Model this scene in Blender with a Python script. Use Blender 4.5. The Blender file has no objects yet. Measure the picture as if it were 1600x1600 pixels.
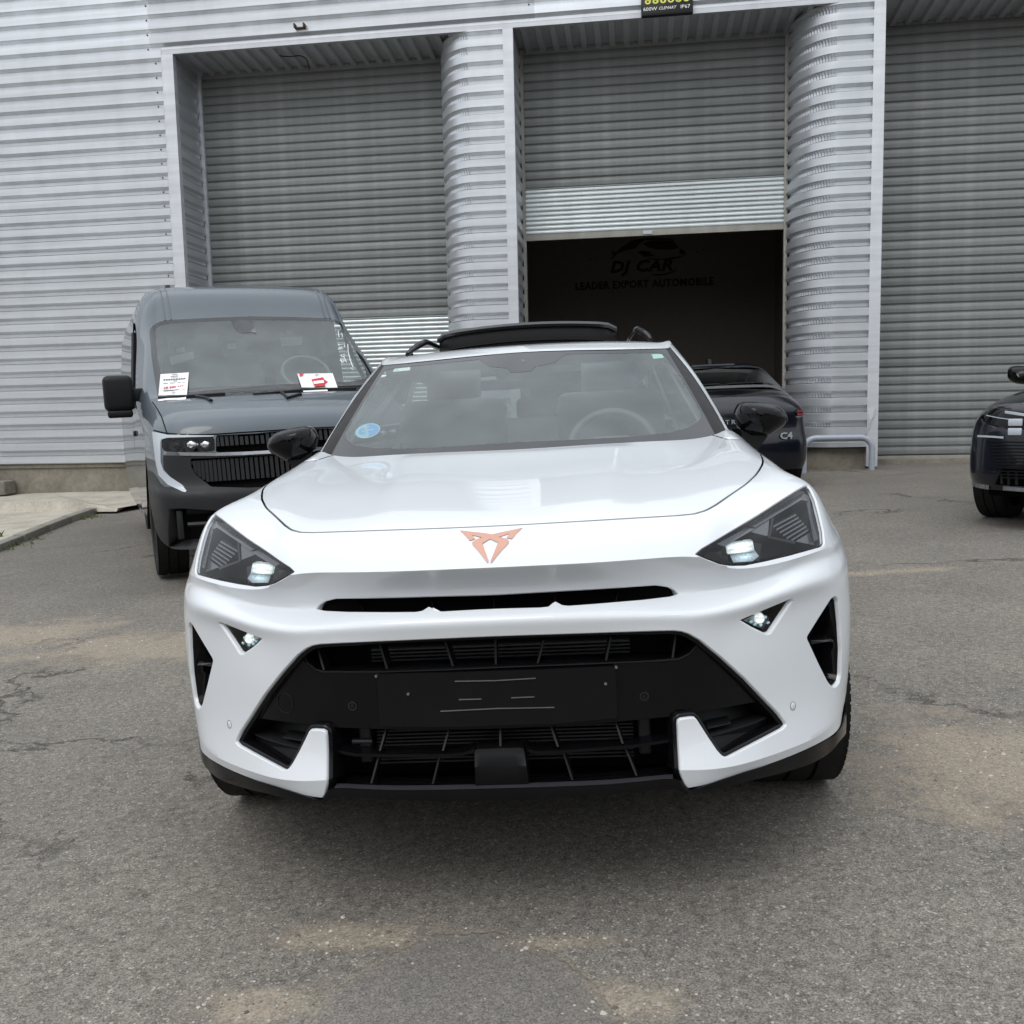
import bpy, bmesh, math, random
import numpy as np
from mathutils import Vector, Matrix
from mathutils.geometry import delaunay_2d_cdt
from mathutils.bvhtree import BVHTree

random.seed(4)
rng = np.random.default_rng(4)
SC = bpy.context.scene
COL = SC.collection
R_ = math.radians

# ------------------------------------------------------------------ camera
CAM_F, CAM_P, CAM_R, CAM_H = 1480.0, .10767, .02218, 1.165
cd = bpy.data.cameras.new('camera')
cam = bpy.data.objects.new('camera', cd)
COL.objects.link(cam)
cd.sensor_width = 36.0
cd.lens = CAM_F / 1600 * 36.0
cd.clip_start, cd.clip_end = .05, 900
_f = Vector((0, math.cos(CAM_P), -math.sin(CAM_P)))
_u0 = Vector((0, math.sin(CAM_P), math.cos(CAM_P)))
_x = Vector((1, 0, 0))
_r = _x * math.cos(CAM_R) - _u0 * math.sin(CAM_R)
_u = _x * math.sin(CAM_R) + _u0 * math.cos(CAM_R)
cam.matrix_world = Matrix(((_r.x, _u.x, -_f.x, 0), (_r.y, _u.y, -_f.y, 0), (_r.z, _u.z, -_f.z, CAM_H), (0, 0, 0, 1)))
SC.camera = cam

# ------------------------------------------------------------------ sky, sun, exposure
SUN_EL, SUN_AZ = R_(52), R_(205)          # azimuth clockwise from +y (behind the camera, to the left)
w = bpy.data.worlds.new('World')
SC.world = w
w.use_nodes = True
nt = w.node_tree
nt.nodes.clear()
_o = nt.nodes.new('ShaderNodeOutputWorld')
_b = nt.nodes.new('ShaderNodeBackground')
_s = nt.nodes.new('ShaderNodeTexSky')
_s.sky_type = 'NISHITA'
_s.sun_disc = False
_s.sun_elevation = SUN_EL
_s.sun_rotation = SUN_AZ
_s.air_density, _s.dust_density, _s.ozone_density = 1.0, 4.0, 1.0
_h = nt.nodes.new('ShaderNodeHueSaturation')
_h.inputs['Saturation'].default_value = .55
nt.links.new(_s.outputs[0], _h.inputs['Color'])
# broken layer of bright cloud over the clear sky
_t = nt.nodes.new('ShaderNodeTexCoord'); _mp = nt.nodes.new('ShaderNodeMapping'); _mp.inputs['Scale'].default_value = (1, 1, 2.2)
_n = nt.nodes.new('ShaderNodeTexNoise'); _n.inputs['Scale'].default_value = 1.7; _n.inputs['Detail'].default_value = 7; _n.inputs['Roughness'].default_value = .55
_r = nt.nodes.new('ShaderNodeValToRGB'); _r.color_ramp.elements[0].position = .30; _r.color_ramp.elements[1].position = .62
_r.color_ramp.elements[0].color = (.45, .45, .45, 1); _r.color_ramp.elements[1].color = (1, 1, 1, 1)
_m = nt.nodes.new('ShaderNodeMix'); _m.data_type = 'RGBA'
nt.links.new(_t.outputs['Generated'], _mp.inputs[0]); nt.links.new(_mp.outputs[0], _n.inputs['Vector']); nt.links.new(_n.outputs['Fac'], _r.inputs[0])
nt.links.new(_r.outputs[0], _m.inputs[0]); nt.links.new(_h.outputs[0], _m.inputs[6]); # overcast: the zenith is about three times as bright as the horizon
_sx = nt.nodes.new('ShaderNodeSeparateXYZ'); nt.links.new(_t.outputs['Generated'], _sx.inputs[0])
_mr = nt.nodes.new('ShaderNodeMapRange'); nt.links.new(_sx.outputs[2], _mr.inputs[0]); _mr.inputs[3].default_value = .42; _mr.inputs[4].default_value = 1.3
_cl = nt.nodes.new('ShaderNodeMix'); _cl.data_type = 'RGBA'; _cl.blend_type = 'MULTIPLY'; _cl.inputs[0].default_value = 1
_cl.inputs[6].default_value = (8.1, 8.5, 8.95, 1); nt.links.new(_mr.outputs[0], _cl.inputs[7]); nt.links.new(_cl.outputs[2], _m.inputs[7])
nt.links.new(_m.outputs[2], _b.inputs[0])
nt.links.new(_b.outputs[0], _o.inputs[0])
_b.inputs[1].default_value = .15
sd = bpy.data.lights.new('sun', 'SUN')
sd.energy, sd.angle, sd.color = .6, R_(30), (1, .965, .92)
sun = bpy.data.objects.new('sun', sd)
COL.objects.link(sun)
_d = Vector((math.sin(SUN_AZ) * math.cos(SUN_EL), math.cos(SUN_AZ) * math.cos(SUN_EL), math.sin(SUN_EL)))
sun.rotation_euler = (-_d).to_track_quat('-Z', 'Y').to_euler()
sun.location = _d * 30
vs = SC.view_settings
vs.view_transform, vs.look, vs.gamma, vs.use_curve_mapping = 'Standard', 'None', 1.0, False
vs.exposure = .27
SC.cycles.max_bounces = 8
SC.cycles.transparent_max_bounces = 16
SC.cycles.caustics_reflective = False
SC.cycles.caustics_refractive = False

# ------------------------------------------------------------------ camera rays (used to read distances off known planes)
def ray(u, v):
    du, dv = u - 800, v - 800
    c, s = math.cos(CAM_R), math.sin(CAM_R)
    a, b = du * c - dv * s, du * s + dv * c
    cp, sp = math.cos(CAM_P), math.sin(CAM_P)
    return np.array([a / CAM_F, cp - b / CAM_F * sp, -sp - b / CAM_F * cp])
def ground_z(x, y):
    return .033 * x + .005 * (min(max(y, -4), 18) - 2.8)
EYE = np.array([0, 0, CAM_H])

# ------------------------------------------------------------------ object helpers
def tag(o, label=None, cat=None, group=None, kind=None):
    for k, v in (('label', label), ('category', cat), ('group', group), ('kind', kind)):
        if v: o[k] = v
    return o
def thing(name, label, cat, mat=None, group=None):
    o = bpy.data.objects.new(name, None)
    o.empty_display_size = .2
    COL.objects.link(o)
    if mat is not None: o.matrix_world = mat
    return tag(o, label, cat, group)
def obj(name, verts, faces, m, parent=None, smooth=False, kind=None, label=None, local=True):
    me = bpy.data.meshes.new(name)
    me.from_pydata([tuple(map(float, v)) for v in verts], [], [tuple(map(int, f)) for f in faces])
    if isinstance(m, (list, tuple)):
        for mm in m: me.materials.append(mm)
    elif m: me.materials.append(m)
    if smooth: me.polygons.foreach_set('use_smooth', [True] * len(me.polygons))
    me.update()
    o = bpy.data.objects.new(name, me)
    COL.objects.link(o)
    if parent: o.parent = parent
    if kind: o['kind'] = kind
    if label: o['label'] = label
    return o
def fix_normals(o, angle=None):
    bm = bmesh.new(); bm.from_mesh(o.data)
    bmesh.ops.recalc_face_normals(bm, faces=bm.faces[:])
    bm.to_mesh(o.data); bm.free()
    if angle: sharp(o, angle)
    return o
def sharp(o, deg=35):
    me = o.data
    me.polygons.foreach_set('use_smooth', [True] * len(me.polygons))
    me.set_sharp_from_angle(angle=R_(deg))
    return o
def share(name, src, parent, mat=None):
    o = bpy.data.objects.new(name, src.data)
    COL.objects.link(o)
    o.parent = parent
    if mat is not None: o.matrix_local = mat
    return o
def copy_tree(o, parent=None):
    c = o.copy(); COL.objects.link(c)
    if parent: c.parent = parent
    for ch in list(o.children): copy_tree(ch, c)
    return c

class MB:
    """collects shapes and links them as one mesh"""
    def __init__(s): s.v, s.f = [], []
    def add(s, v, f):
        n = len(s.v); s.v += [tuple(p) for p in v]; s.f += [tuple(i + n for i in q) for q in f]; return s
    def box(s, x0, x1, y0, y1, z0, z1):
        return s.add([(x0, y0, z0), (x1, y0, z0), (x1, y1, z0), (x0, y1, z0), (x0, y0, z1), (x1, y0, z1), (x1, y1, z1), (x0, y1, z1)],
                     [(0, 3, 2, 1), (4, 5, 6, 7), (0, 1, 5, 4), (1, 2, 6, 5), (2, 3, 7, 6), (3, 0, 4, 7)])
    def rbox(s, c, sz, b=.01, M=None, seg=2):
        bm = bmesh.new(); bmesh.ops.create_cube(bm, size=1)
        for v in bm.verts: v.co = Vector((v.co.x * sz[0], v.co.y * sz[1], v.co.z * sz[2]))
        bmesh.ops.bevel(bm, geom=bm.edges[:], offset=b, segments=seg, affect='EDGES', profile=.5)
        T = Matrix.Translation(Vector(c)) @ (M or Matrix())
        v = [tuple(T @ x.co) for x in bm.verts]; bm.verts.index_update()
        f = [[x.index for x in q.verts] for q in bm.faces]; bm.free()
        return s.add(v, f)
    def prism(s, poly, d):
        """closed 3d polygon extruded by vector d, capped"""
        n = len(poly); d = np.array(d)
        v = [np.array(p) for p in poly] + [np.array(p) + d for p in poly]
        f = [tuple(range(n))[::-1], tuple(range(n, 2 * n))] + [(i, (i + 1) % n, n + (i + 1) % n, n + i) for i in range(n)]
        return s.add(v, f)
    def tube(s, pts, r, n=8, cap=True):
        pts = [Vector(p) for p in pts]
        rr = r if isinstance(r, (list, tuple)) else [r] * len(pts)
        v = []; up = None
        for i, p in enumerate(pts):
            t = (pts[min(i + 1, len(pts) - 1)] - pts[max(i - 1, 0)]).normalized()
            if up is None:
                up = Vector((0, 0, 1)) if abs(t.z) < .9 else Vector((1, 0, 0))
            a = (up - t * up.dot(t)).normalized(); b = t.cross(a); up = a
            v += [p + (a * math.cos(2 * math.pi * k / n) + b * math.sin(2 * math.pi * k / n)) * rr[i] for k in range(n)]
        f = [(i * n + k, i * n + (k + 1) % n, (i + 1) * n + (k + 1) % n, (i + 1) * n + k) for i in range(len(pts) - 1) for k in range(n)]
        if cap: f += [tuple(range(n))[::-1], tuple(range((len(pts) - 1) * n, len(pts) * n))]
        return s.add(v, f)
    def lathe(s, prof, M, n=32, cap=False):
        """profile of (radius, height) turned round local z, placed by M"""
        v = [tuple(M @ Vector((r * math.cos(2 * math.pi * k / n), r * math.sin(2 * math.pi * k / n), h))) for r, h in prof for k in range(n)]
        f = [(i * n + k, i * n + (k + 1) % n, (i + 1) * n + (k + 1) % n, (i + 1) * n + k) for i in range(len(prof) - 1) for k in range(n)]
        if cap: f += [tuple(range(n))[::-1], tuple(range((len(prof) - 1) * n, len(prof) * n))]
        return s.add(v, f)
    def grid(s, P):
        """P[i][j] points"""
        nr, nc = len(P), len(P[0])
        return s.add([p for r in P for p in r], [(i * nc + j, i * nc + j + 1, (i + 1) * nc + j + 1, (i + 1) * nc + j) for i in range(nr - 1) for j in range(nc - 1)])
    def mirror(s):
        n = len(s.v); s.v += [(-p[0], p[1], p[2]) for p in s.v]; s.f += [tuple(i + n for i in q)[::-1] for q in s.f]; return s
    def build(s, name, m, parent=None, smooth=0, kind=None, label=None, fix=True):
        o = obj(name, s.v, s.f, m, parent, kind=kind, label=label)
        if fix: fix_normals(o)
        if smooth: sharp(o, smooth)
        return o

def text_mesh(name, s, size, m, parent=None, M=None, depth=.002, shear=0, space=1, xs=1, bold=0):
    cu = bpy.data.curves.new(name, 'FONT')
    cu.body, cu.size, cu.align_x, cu.align_y, cu.extrude, cu.shear, cu.space_character = s, size, 'CENTER', 'CENTER', depth, shear, space
    cu.offset = bold
    cu.resolution_u = 2
    t = bpy.data.objects.new(name, cu); COL.objects.link(t)
    dg = bpy.context.evaluated_depsgraph_get()
    me = bpy.data.meshes.new_from_object(t.evaluated_get(dg))
    bpy.data.objects.remove(t); bpy.data.curves.remove(cu)
    for v in me.vertices: v.co.x *= xs
    me.materials.clear(); me.materials.append(m); me.name = name
    o = bpy.data.objects.new(name, me); COL.objects.link(o)
    if parent: o.parent = parent
    if M is not None: o.matrix_local = M
    return o

# ------------------------------------------------------------------ materials
class N:
    """thin wrapper for building node materials"""
    def __init__(s, name):
        s.m = bpy.data.materials.new(name); s.m.use_nodes = True
        s.t = s.m.node_tree; s.p = s.t.nodes['Principled BSDF']; s.out = s.t.nodes['Material Output']
    def n(s, t, **kw):
        x = s.t.nodes.new('ShaderNode' + t)
        for k, v in kw.items():
            if k in x.inputs: x.inputs[k].default_value = v
            else: setattr(x, k, v)
        return x
    def l(s, a, b):
        s.t.links.new(a.outputs[0] if hasattr(a, 'outputs') else a, b)
    def noise(s, scale, detail=4, rough=.55, vec=None, dist=0):
        x = s.n('TexNoise', Scale=scale, Detail=detail, Roughness=rough, Distortion=dist)
        s.l(vec if vec is not None else s.co(), x.inputs['Vector'])
        return x.outputs['Fac']
    def co(s, which='Object'):
        if not hasattr(s, '_co'): s._co = s.n('TexCoord')
        return s._co.outputs[which]
    def ramp(s, fac, stops, interp='LINEAR'):
        x = s.n('ValToRGB'); x.color_ramp.interpolation = interp
        e = x.color_ramp.elements
        while len(e) < len(stops): e.new(.5)
        for i, (p, c) in enumerate(stops):
            e[i].position = p; e[i].color = (c, c, c, 1) if not isinstance(c, tuple) else (*c, 1)
        s.l(fac, x.inputs[0]); return x.outputs[0]
    def mix(s, fac, a, b, mode='MIX'):
        x = s.n('Mix', data_type='RGBA', blend_type=mode)
        for i, v in ((0, fac), (6, a), (7, b)):
            if isinstance(v, (int, float)): x.inputs[i].default_value = v if i == 0 else (v, v, v, 1)
            elif isinstance(v, tuple): x.inputs[i].default_value = (*v, 1)
            else: s.l(v, x.inputs[i])
        return x.outputs[2]
    def math(s, op, a, b=None, clamp=False):
        x = s.n('Math', operation=op, use_clamp=clamp)
        for i, v in ((0, a), (1, b)):
            if v is None: continue
            if isinstance(v, (int, float)): x.inputs[i].default_value = v
            else: s.l(v, x.inputs[i])
        return x.outputs[0]
    def bump(s, h, strength=.3, dist=.01):
        x = s.n('Bump', Strength=strength, Distance=dist)
        s.l(h, x.inputs['Height']); s.l(x, s.p.inputs['Normal']); return x
    def set(s, **kw):
        mp = dict(col='Base Color', rough='Roughness', metal='Metallic', coat='Coat Weight', coatr='Coat Roughness', spec='Specular IOR Level', ecol='Emission Color', e='Emission Strength', ior='IOR', trans='Transmission Weight', alpha='Alpha')
        for k, v in kw.items():
            i = s.p.inputs[mp[k]]
            if isinstance(v, (int, float)): i.default_value = v
            elif isinstance(v, tuple): i.default_value = (*v, 1)
            else: s.l(v, i)
        return s
def plain(name, col, rough=.5, **kw):
    x = N(name)
    f = x.noise(9, 5)
    x.set(col=x.mix(1.0, col, x.ramp(f, [(.3, .88), (.7, 1.0)]), 'MULTIPLY'), rough=x.ramp(x.noise(23, 3), [(.3, max(0, rough - .05)), (.7, min(1, rough + .05))]), **kw)
    return x.m
def gloss(name, col, rough=.06, dust=.04, **kw):
    """lacquered or polished surface with a breath of dust"""
    x = N(name)
    f = x.noise(3.5, 6, .6)
    d = x.ramp(f, [(.45, 0.0), (.8, 1.0)])
    x.set(col=x.mix(x.math('MULTIPLY', d, dust), col, (.42, .40, .37)), rough=x.ramp(f, [(.3, rough), (.8, rough + .05)]), **kw)
    return x.m
M = {}
M['white'] = gloss('white_paint', (.685, .715, .745), .5, .02, spec=.2, coat=1.0, coatr=.012)
M['black'] = gloss('gloss_black', (.004, .004, .005), .05, .006, spec=.22)
M['navy'] = gloss('black_blue_paint', (.004, .005, .010), .3, .008, spec=.2, coat=.7, coatr=.02)
M['grey'] = gloss('grey_paint', (.068, .087, .104), .4, .03, spec=.3, coat=.75, coatr=.02)
M['plastic'] = plain('black_plastic', (.009, .009, .0095), .45, spec=.25)
M['satinblack'] = plain('satin_black_plastic', (.0045, .0045, .005), .35, spec=.25)
M['greyplastic'] = plain('charcoal_plastic', (.017, .0175, .019), .5, spec=.3)
M['void'] = plain('dark_cavity', (.003, .003, .003), .8, spec=.1)
M['fins'] = plain('radiator_fins', (.045, .045, .047), .45, metal=.4)
M['rubber'] = plain('tyre_rubber', (.014, .014, .014), .7, spec=.25)
M['alloy'] = plain('alloy_wheel', (.10, .10, .11), .3, metal=.8)
M['copper'] = plain('copper_emblem', (.56, .31, .235), .4, metal=.35)
M['chrome'] = plain('chrome', (.75, .76, .78), .12, metal=1.0)
M['silver'] = plain('satin_silver', (.36, .37, .39), .3, metal=.85)
M['seat'] = plain('grey_seat_fabric', (.11, .115, .12), .8)
M['liner'] = plain('light_headliner', (.42, .43, .43), .9)
M['sheengrey'] = plain('painted_sheen_grey', (.045, .045, .05), .35)  # lighter grey that paints sky sheen onto black parts
M['dash'] = plain('dashboard_plastic', (.10, .104, .11), .6)
M['paper'] = plain('white_paper', (.78, .78, .78), .7)
M['red'] = plain('red_print', (.55, .02, .04), .6)
M['ink'] = plain('dark_print', (.03, .03, .035), .7)
M['whiteprint'] = plain('white_marking', (.8, .8, .8), .6)
M['lensgrey'] = plain('reflector_grey', (.13, .135, .145), .25, metal=.6)
M['labelgrey'] = plain('grey_label', (.34, .36, .37), .7)
M['vanwall'] = plain('grey_bulkhead', (.13, .14, .15), .7)
M['drlwhite'] = gloss('daytime_light_lens', (.46, .50, .55), .12, .0)
M['redlamp2'] = plain('dull_red_lamp', (.30, .02, .05), .3)
M['spoilergrey'] = plain('grey_spoiler_lip', (.10, .11, .115), .3)
M['platewhite'] = plain('number_plate_white', (.70, .71, .72), .4)
M['plateblue'] = plain('number_plate_blue', (.05, .11, .42), .4)
M['redlamp'] = gloss('red_lamp', (.16, .006, .014), .1, .0)
M['greenpaint'] = plain('pale_green_print', (.45, .72, .62), .5)
def clear(name, tint=(1, 1, 1), ior=1.5, rough=.0, haze=0.0, hcol=(.5, .5, .5)):
    """thin clear pane: lets light through, reflects by angle"""
    x = N(name); x.t.nodes.remove(x.p)
    tr = x.n('BsdfTransparent', Color=(*tint, 1)); gl = x.n('BsdfGlossy', Roughness=rough)
    fr = x.n('Fresnel'); ge = x.n('NewGeometry'); x.l(x.math('ADD', x.math('MULTIPLY', ge.outputs['Backfacing'], 1 / ior - ior), ior), fr.inputs['IOR'])
    mx = x.n('MixShader'); x.l(fr, mx.inputs[0]); x.l(tr, mx.inputs[1]); x.l(gl, mx.inputs[2])
    last = mx
    if haze:
        df = x.n('BsdfDiffuse', Color=(*hcol, 1)); m2 = x.n('MixShader', Fac=haze)
        f = x.noise(5, 5); x.l(x.ramp(f, [(.3, haze * .7), (.75, haze * 1.3)]), m2.inputs[0])
        x.l(mx, m2.inputs[1]); x.l(df, m2.inputs[2]); last = m2
    x.l(last, x.out.inputs[0]); return x.m
M['glass'] = clear('windscreen_glass', (.84, .91, .90), 1.5, 0, .15, (.47, .54, .555))  # blue-grey diffuse veil mixed in, standing in for sky glare on the pane
M['frit'] = gloss('ceramic_frit', (.010, .011, .013), .03, .03, spec=.6)
M['darkglass'] = clear('tinted_glass', (.34, .37, .37), 1.55)
M['privacy'] = clear('privacy_glass', (.05, .055, .055), 1.6)
M['lens'] = clear('clear_lens', (.95, .96, .97), 1.36, 0, .0)
def emit(name, col, edge, core, power, warm, stripes=0):
    """lit reflector, brightest in the middle and fading to its rim"""
    x = N(name); mp = x.n('Mapping'); mp.inputs['Location'].default_value = (-1, 0, -1.05); mp.inputs['Scale'].default_value = (2, 0, 2.1)
    x.l(x.co('Generated'), mp.inputs[0]); ln = x.n('VectorMath', operation='LENGTH'); x.l(mp.outputs[0], ln.inputs[0])
    f = x.math('POWER', x.math('SUBTRACT', 1.0, x.math('MULTIPLY', ln.outputs['Value'], .8), True), power)
    f = x.math('MULTIPLY', f, x.ramp(x.noise(170, 4, .7), [(.36, .45), (.62, 1.15)]))
    if stripes:
        wv = x.n('TexWave', Scale=stripes, bands_direction='Z'); x.l(x.co(), wv.inputs['Vector']); f = x.math('MULTIPLY', f, x.ramp(wv.outputs['Fac'], [(.1, .55), (.5, 1.0)]))
    e = x.math('ADD', x.math('MULTIPLY', f, core - edge), edge)
    x.set(col=(.25, .26, .27), rough=.2, metal=.6, ecol=x.mix(f, col, warm), e=e)
    return x.m
M['led'] = emit('lit_led', (.85, 1.0, .98), .16, 1.9, .9, (1, .99, .90), 22)
M['ledsoft'] = emit('lit_reflector', (.45, .85, 1.0), .0, .95, 1.5, (.80, 1, 1))
M['floodled'] = gloss('floodlight_led', (.62, .63, .10), .15, .0)
# ------------------------------------------------------------------ lofted body surfaces
def pose(x0, y0, z0, th, ro):
    return Matrix.Translation((x0, y0, z0)) @ Matrix.Rotation(-th, 4, 'Z') @ Matrix.Rotation(-ro, 4, 'Y')
class Frame:
    """local frame of a vehicle: turns a sight line into local coordinates"""
    def __init__(s, mat):
        s.m = mat; s.i = mat.inverted()
        s.o = np.array(s.i @ Vector(EYE)); s.r = np.array(s.i.to_3x3())
    def ray(s, u, v): return s.o, s.r @ ray(u, v)
    def y(s, u, v, y):
        o, d = s.ray(u, v); return o + d * (y - o[1]) / d[1]
    def z(s, u, v, z):
        o, d = s.ray(u, v); return o + d * (z - o[2]) / d[2]
    def x(s, u, v, x):
        o, d = s.ray(u, v); return o + d * (x - o[0]) / d[0]
    def cen(s, v, y, u=800):
        """height of the point of the centre plane at depth y seen in picture row v"""
        for _ in range(6):
            p = s.y(u, v, y); u -= p[0] * CAM_F / (np.linalg.norm(p - s.o))
        return np.array([0, y, p[2]])
def slopes(Y):
    d = np.diff(Y, axis=0); m = np.zeros_like(Y)
    if len(Y) == 2: m[:] = d[0]; return m
    a, b = d[:-1], d[1:]
    with np.errstate(divide='ignore', invalid='ignore'):
        h = 2 * a * b / (a + b)
    m[1:-1] = np.where(a * b > 0, h, 0)
    # soften: half harmonic, half central so that gentle curves stay full
    c = .5 * (a + b); lim = 1.6 * np.minimum(abs(a), abs(b))
    m[1:-1] = np.where(a * b > 0, np.clip(c, -lim, lim), 0)
    m[0] = 1.5 * d[0] - .5 * m[1]; m[-1] = 1.5 * d[-1] - .5 * m[-2]
    return m
def hermite(Y, K):
    """Y[n,...] -> dense [(n-1)*K+1,...]"""
    m = slopes(Y); n = len(Y)
    q = np.arange(K) / K; q = q.reshape((-1,) + (1,) * (Y.ndim - 1)); out = []
    for i in range(n - 1):
        out.append((2 * q**3 - 3 * q**2 + 1) * Y[i] + (q**3 - 2 * q**2 + q) * m[i] + (-2 * q**3 + 3 * q**2) * Y[i + 1] + (q**3 - q**2) * m[i + 1])
    return np.concatenate(out + [Y[-1:]])
def blur(A, sig, sym=None):
    """gaussian along axis 0 with point reflection at the ends (mirror in x at the start when sym)"""
    k = int(3 * sig) + 1; n = len(A); k = min(k, n - 1)
    g = np.exp(-.5 * (np.arange(-k, k + 1) / sig) ** 2); g /= g.sum()
    lo = A[1:k + 1][::-1]
    lo = lo * np.array([-1, 1, 1]) if sym else 2 * A[0] - lo
    hi = 2 * A[-1] - A[-k - 1:-1][::-1]
    E = np.concatenate([lo, A, hi])
    return sum(g[j] * E[j:j + n] for j in range(2 * k + 1))
class Loft:
    K = 16
    def __init__(s, grid, sharp_rows=(), frame=None, sm=(.35, .3), warp=None, flip=False):
        s.sg = -1 if flip else 1
        G = np.array(grid, float); s.nr, s.nc = G.shape[:2]; K = s.K
        # columns direction (mirrored about the centre)
        Gm = np.concatenate([G[:, 1:][:, ::-1] * np.array([-1, 1, 1]), G], 1).swapaxes(0, 1)
        D = hermite(Gm, K)[(s.nc - 1) * K:]
        if sm[0]: D = blur(D, sm[0] * K, True)
        D = D.swapaxes(0, 1)
        cuts = [0] + sorted(sharp_rows) + [s.nr - 1]; out = []
        for a, b in zip(cuts[:-1], cuts[1:]):
            S = hermite(D[a:b + 1], K)
            if sm[1] and b - a > 1: S = blur(S, sm[1] * K)
            out.append(S if not out else S[1:])
        s.D = np.concatenate(out); s.f = frame
        if warp is not None: s.D = warp(s.D)
        s.D[:, 0, 0] = 0
        s.bvhs = {}
    def ev(s, st, off=0.0):
        st = np.asarray(st, float).reshape(-1, 2); K = s.K
        a = np.clip(st[:, 0] * K, 0, (s.nc - 1) * K - 1e-6); b = np.clip(st[:, 1] * K, 0, (s.nr - 1) * K - 1e-6)
        i, j = a.astype(int), b.astype(int); p, q = (a - i)[:, None], (b - j)[:, None]
        P = s.D[j, i] * (1 - p) * (1 - q) + s.D[j, i + 1] * p * (1 - q) + s.D[j + 1, i] * (1 - p) * q + s.D[j + 1, i + 1] * p * q
        if off: P = P + np.array([0, off, 0])
        return P
    def nor(s, st):
        e = .12; st = np.asarray(st, float).reshape(-1, 2)
        a = s.ev(st + [e, 0]) - s.ev(st - [e, 0]); b = s.ev(st + [0, e]) - s.ev(st - [0, e])
        n = np.cross(b, a) * s.sg; return n / (np.linalg.norm(n, axis=1)[:, None] + 1e-12)
    def bvh(s, off=0.0):
        if off not in s.bvhs:
            P = s.D + np.array([0, off, 0]); nr, nc = P.shape[:2]
            idx = [(j * nc + i, j * nc + i + 1, (j + 1) * nc + i + 1, (j + 1) * nc + i) for j in range(nr - 1) for i in range(nc - 1)]
            s.bvhs[off] = BVHTree.FromPolygons([Vector(p) for p in P.reshape(-1, 3)], idx)
        return s.bvhs[off]
    def st(s, u, v, off=0.0):
        """surface parameters (s,t) of the point seen at (u,v); sight lines that land on the other half are mirrored"""
        o, d = s.f.ray(u, v); sg = 1
        y = o[1]; x = o[0] + d[0] * (-o[1]) / d[1]
        if x < 0: o = o * [-1, 1, 1]; d = d * [-1, 1, 1]; sg = -1
        h = s.bvh(off).ray_cast(Vector(o), Vector(d))
        if h[0] is None:      # just past the silhouette: nearest point to the sight line
            best = None
            dn = d / np.linalg.norm(d)
            P = (s.D + np.array([0, off, 0])).reshape(-1, 3); W = P - o
            c = W - np.outer(W @ dn, dn); k = int((c ** 2).sum(1).argmin())
            nc = s.D.shape[1]; return np.array([(k % nc) / s.K, (k // nc) / s.K]), sg
        nc = s.D.shape[1] - 1; q = np.array([(h[2] % nc + .5) / s.K, (h[2] // nc + .5) / s.K]); T = np.array(h[0])
        for _ in range(5):
            P = s.ev(q, off)[0]; e = 1e-3
            J = np.stack([(s.ev(q + [e, 0], off)[0] - P) / e, (s.ev(q + [0, e], off)[0] - P) / e], 1)
            q = q + np.clip(np.linalg.lstsq(J, T - P, rcond=None)[0], -.1, .1)
            q = np.clip(q, 0, [s.nc - 1 - 1e-4, s.nr - 1 - 1e-4])
        return q, sg
    def at(s, u, v, off=0.0):
        q, sg = s.st(u, v, off); p = s.ev(q, off)[0]; n = s.nor(q)[0]
        m = np.array([sg, 1, 1]); return p * m, n * m
    def trace(s, px, off=0.0): return np.array([s.st(u, v, off)[0] for u, v in px])
def dens(px, step=7, closed=True, r=2):
    """densify a traced outline and round its corners a little"""
    P = [np.array(p, float) for p in px]; Q = []
    n = len(P)
    for i in range(n if closed else n - 1):
        a, b = P[i], P[(i + 1) % n]; k = max(1, int(round(np.linalg.norm(b - a) / step)))
        Q += [a + (b - a) * j / k for j in range(k)]
    if not closed: Q.append(P[-1])
    for _ in range(r):
        m = len(Q); T = []
        for i in range(m if closed else m - 1):
            a, b = Q[i], Q[(i + 1) % m]; T += [a * .75 + b * .25, a * .25 + b * .75]
        if not closed: T = [Q[0]] + T + [Q[-1]]
        Q = T
    # thin out again
    out = [Q[0]]
    for p in Q[1:]:
        if np.linalg.norm(p - out[-1]) > step * .45: out.append(p)
    if not closed: out[-1] = Q[-1]
    return out
def inside(P, poly):
    x, y = P[:, 0], P[:, 1]; c = np.zeros(len(P), bool); n = len(poly)
    for i in range(n):
        x1, y1 = poly[i]; x2, y2 = poly[(i + 1) % n]
        if y1 == y2: continue
        c ^= ((y1 > y) != (y2 > y)) & (x < (x2 - x1) * (y - y1) / (y2 - y1) + x1)
    return c
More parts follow.
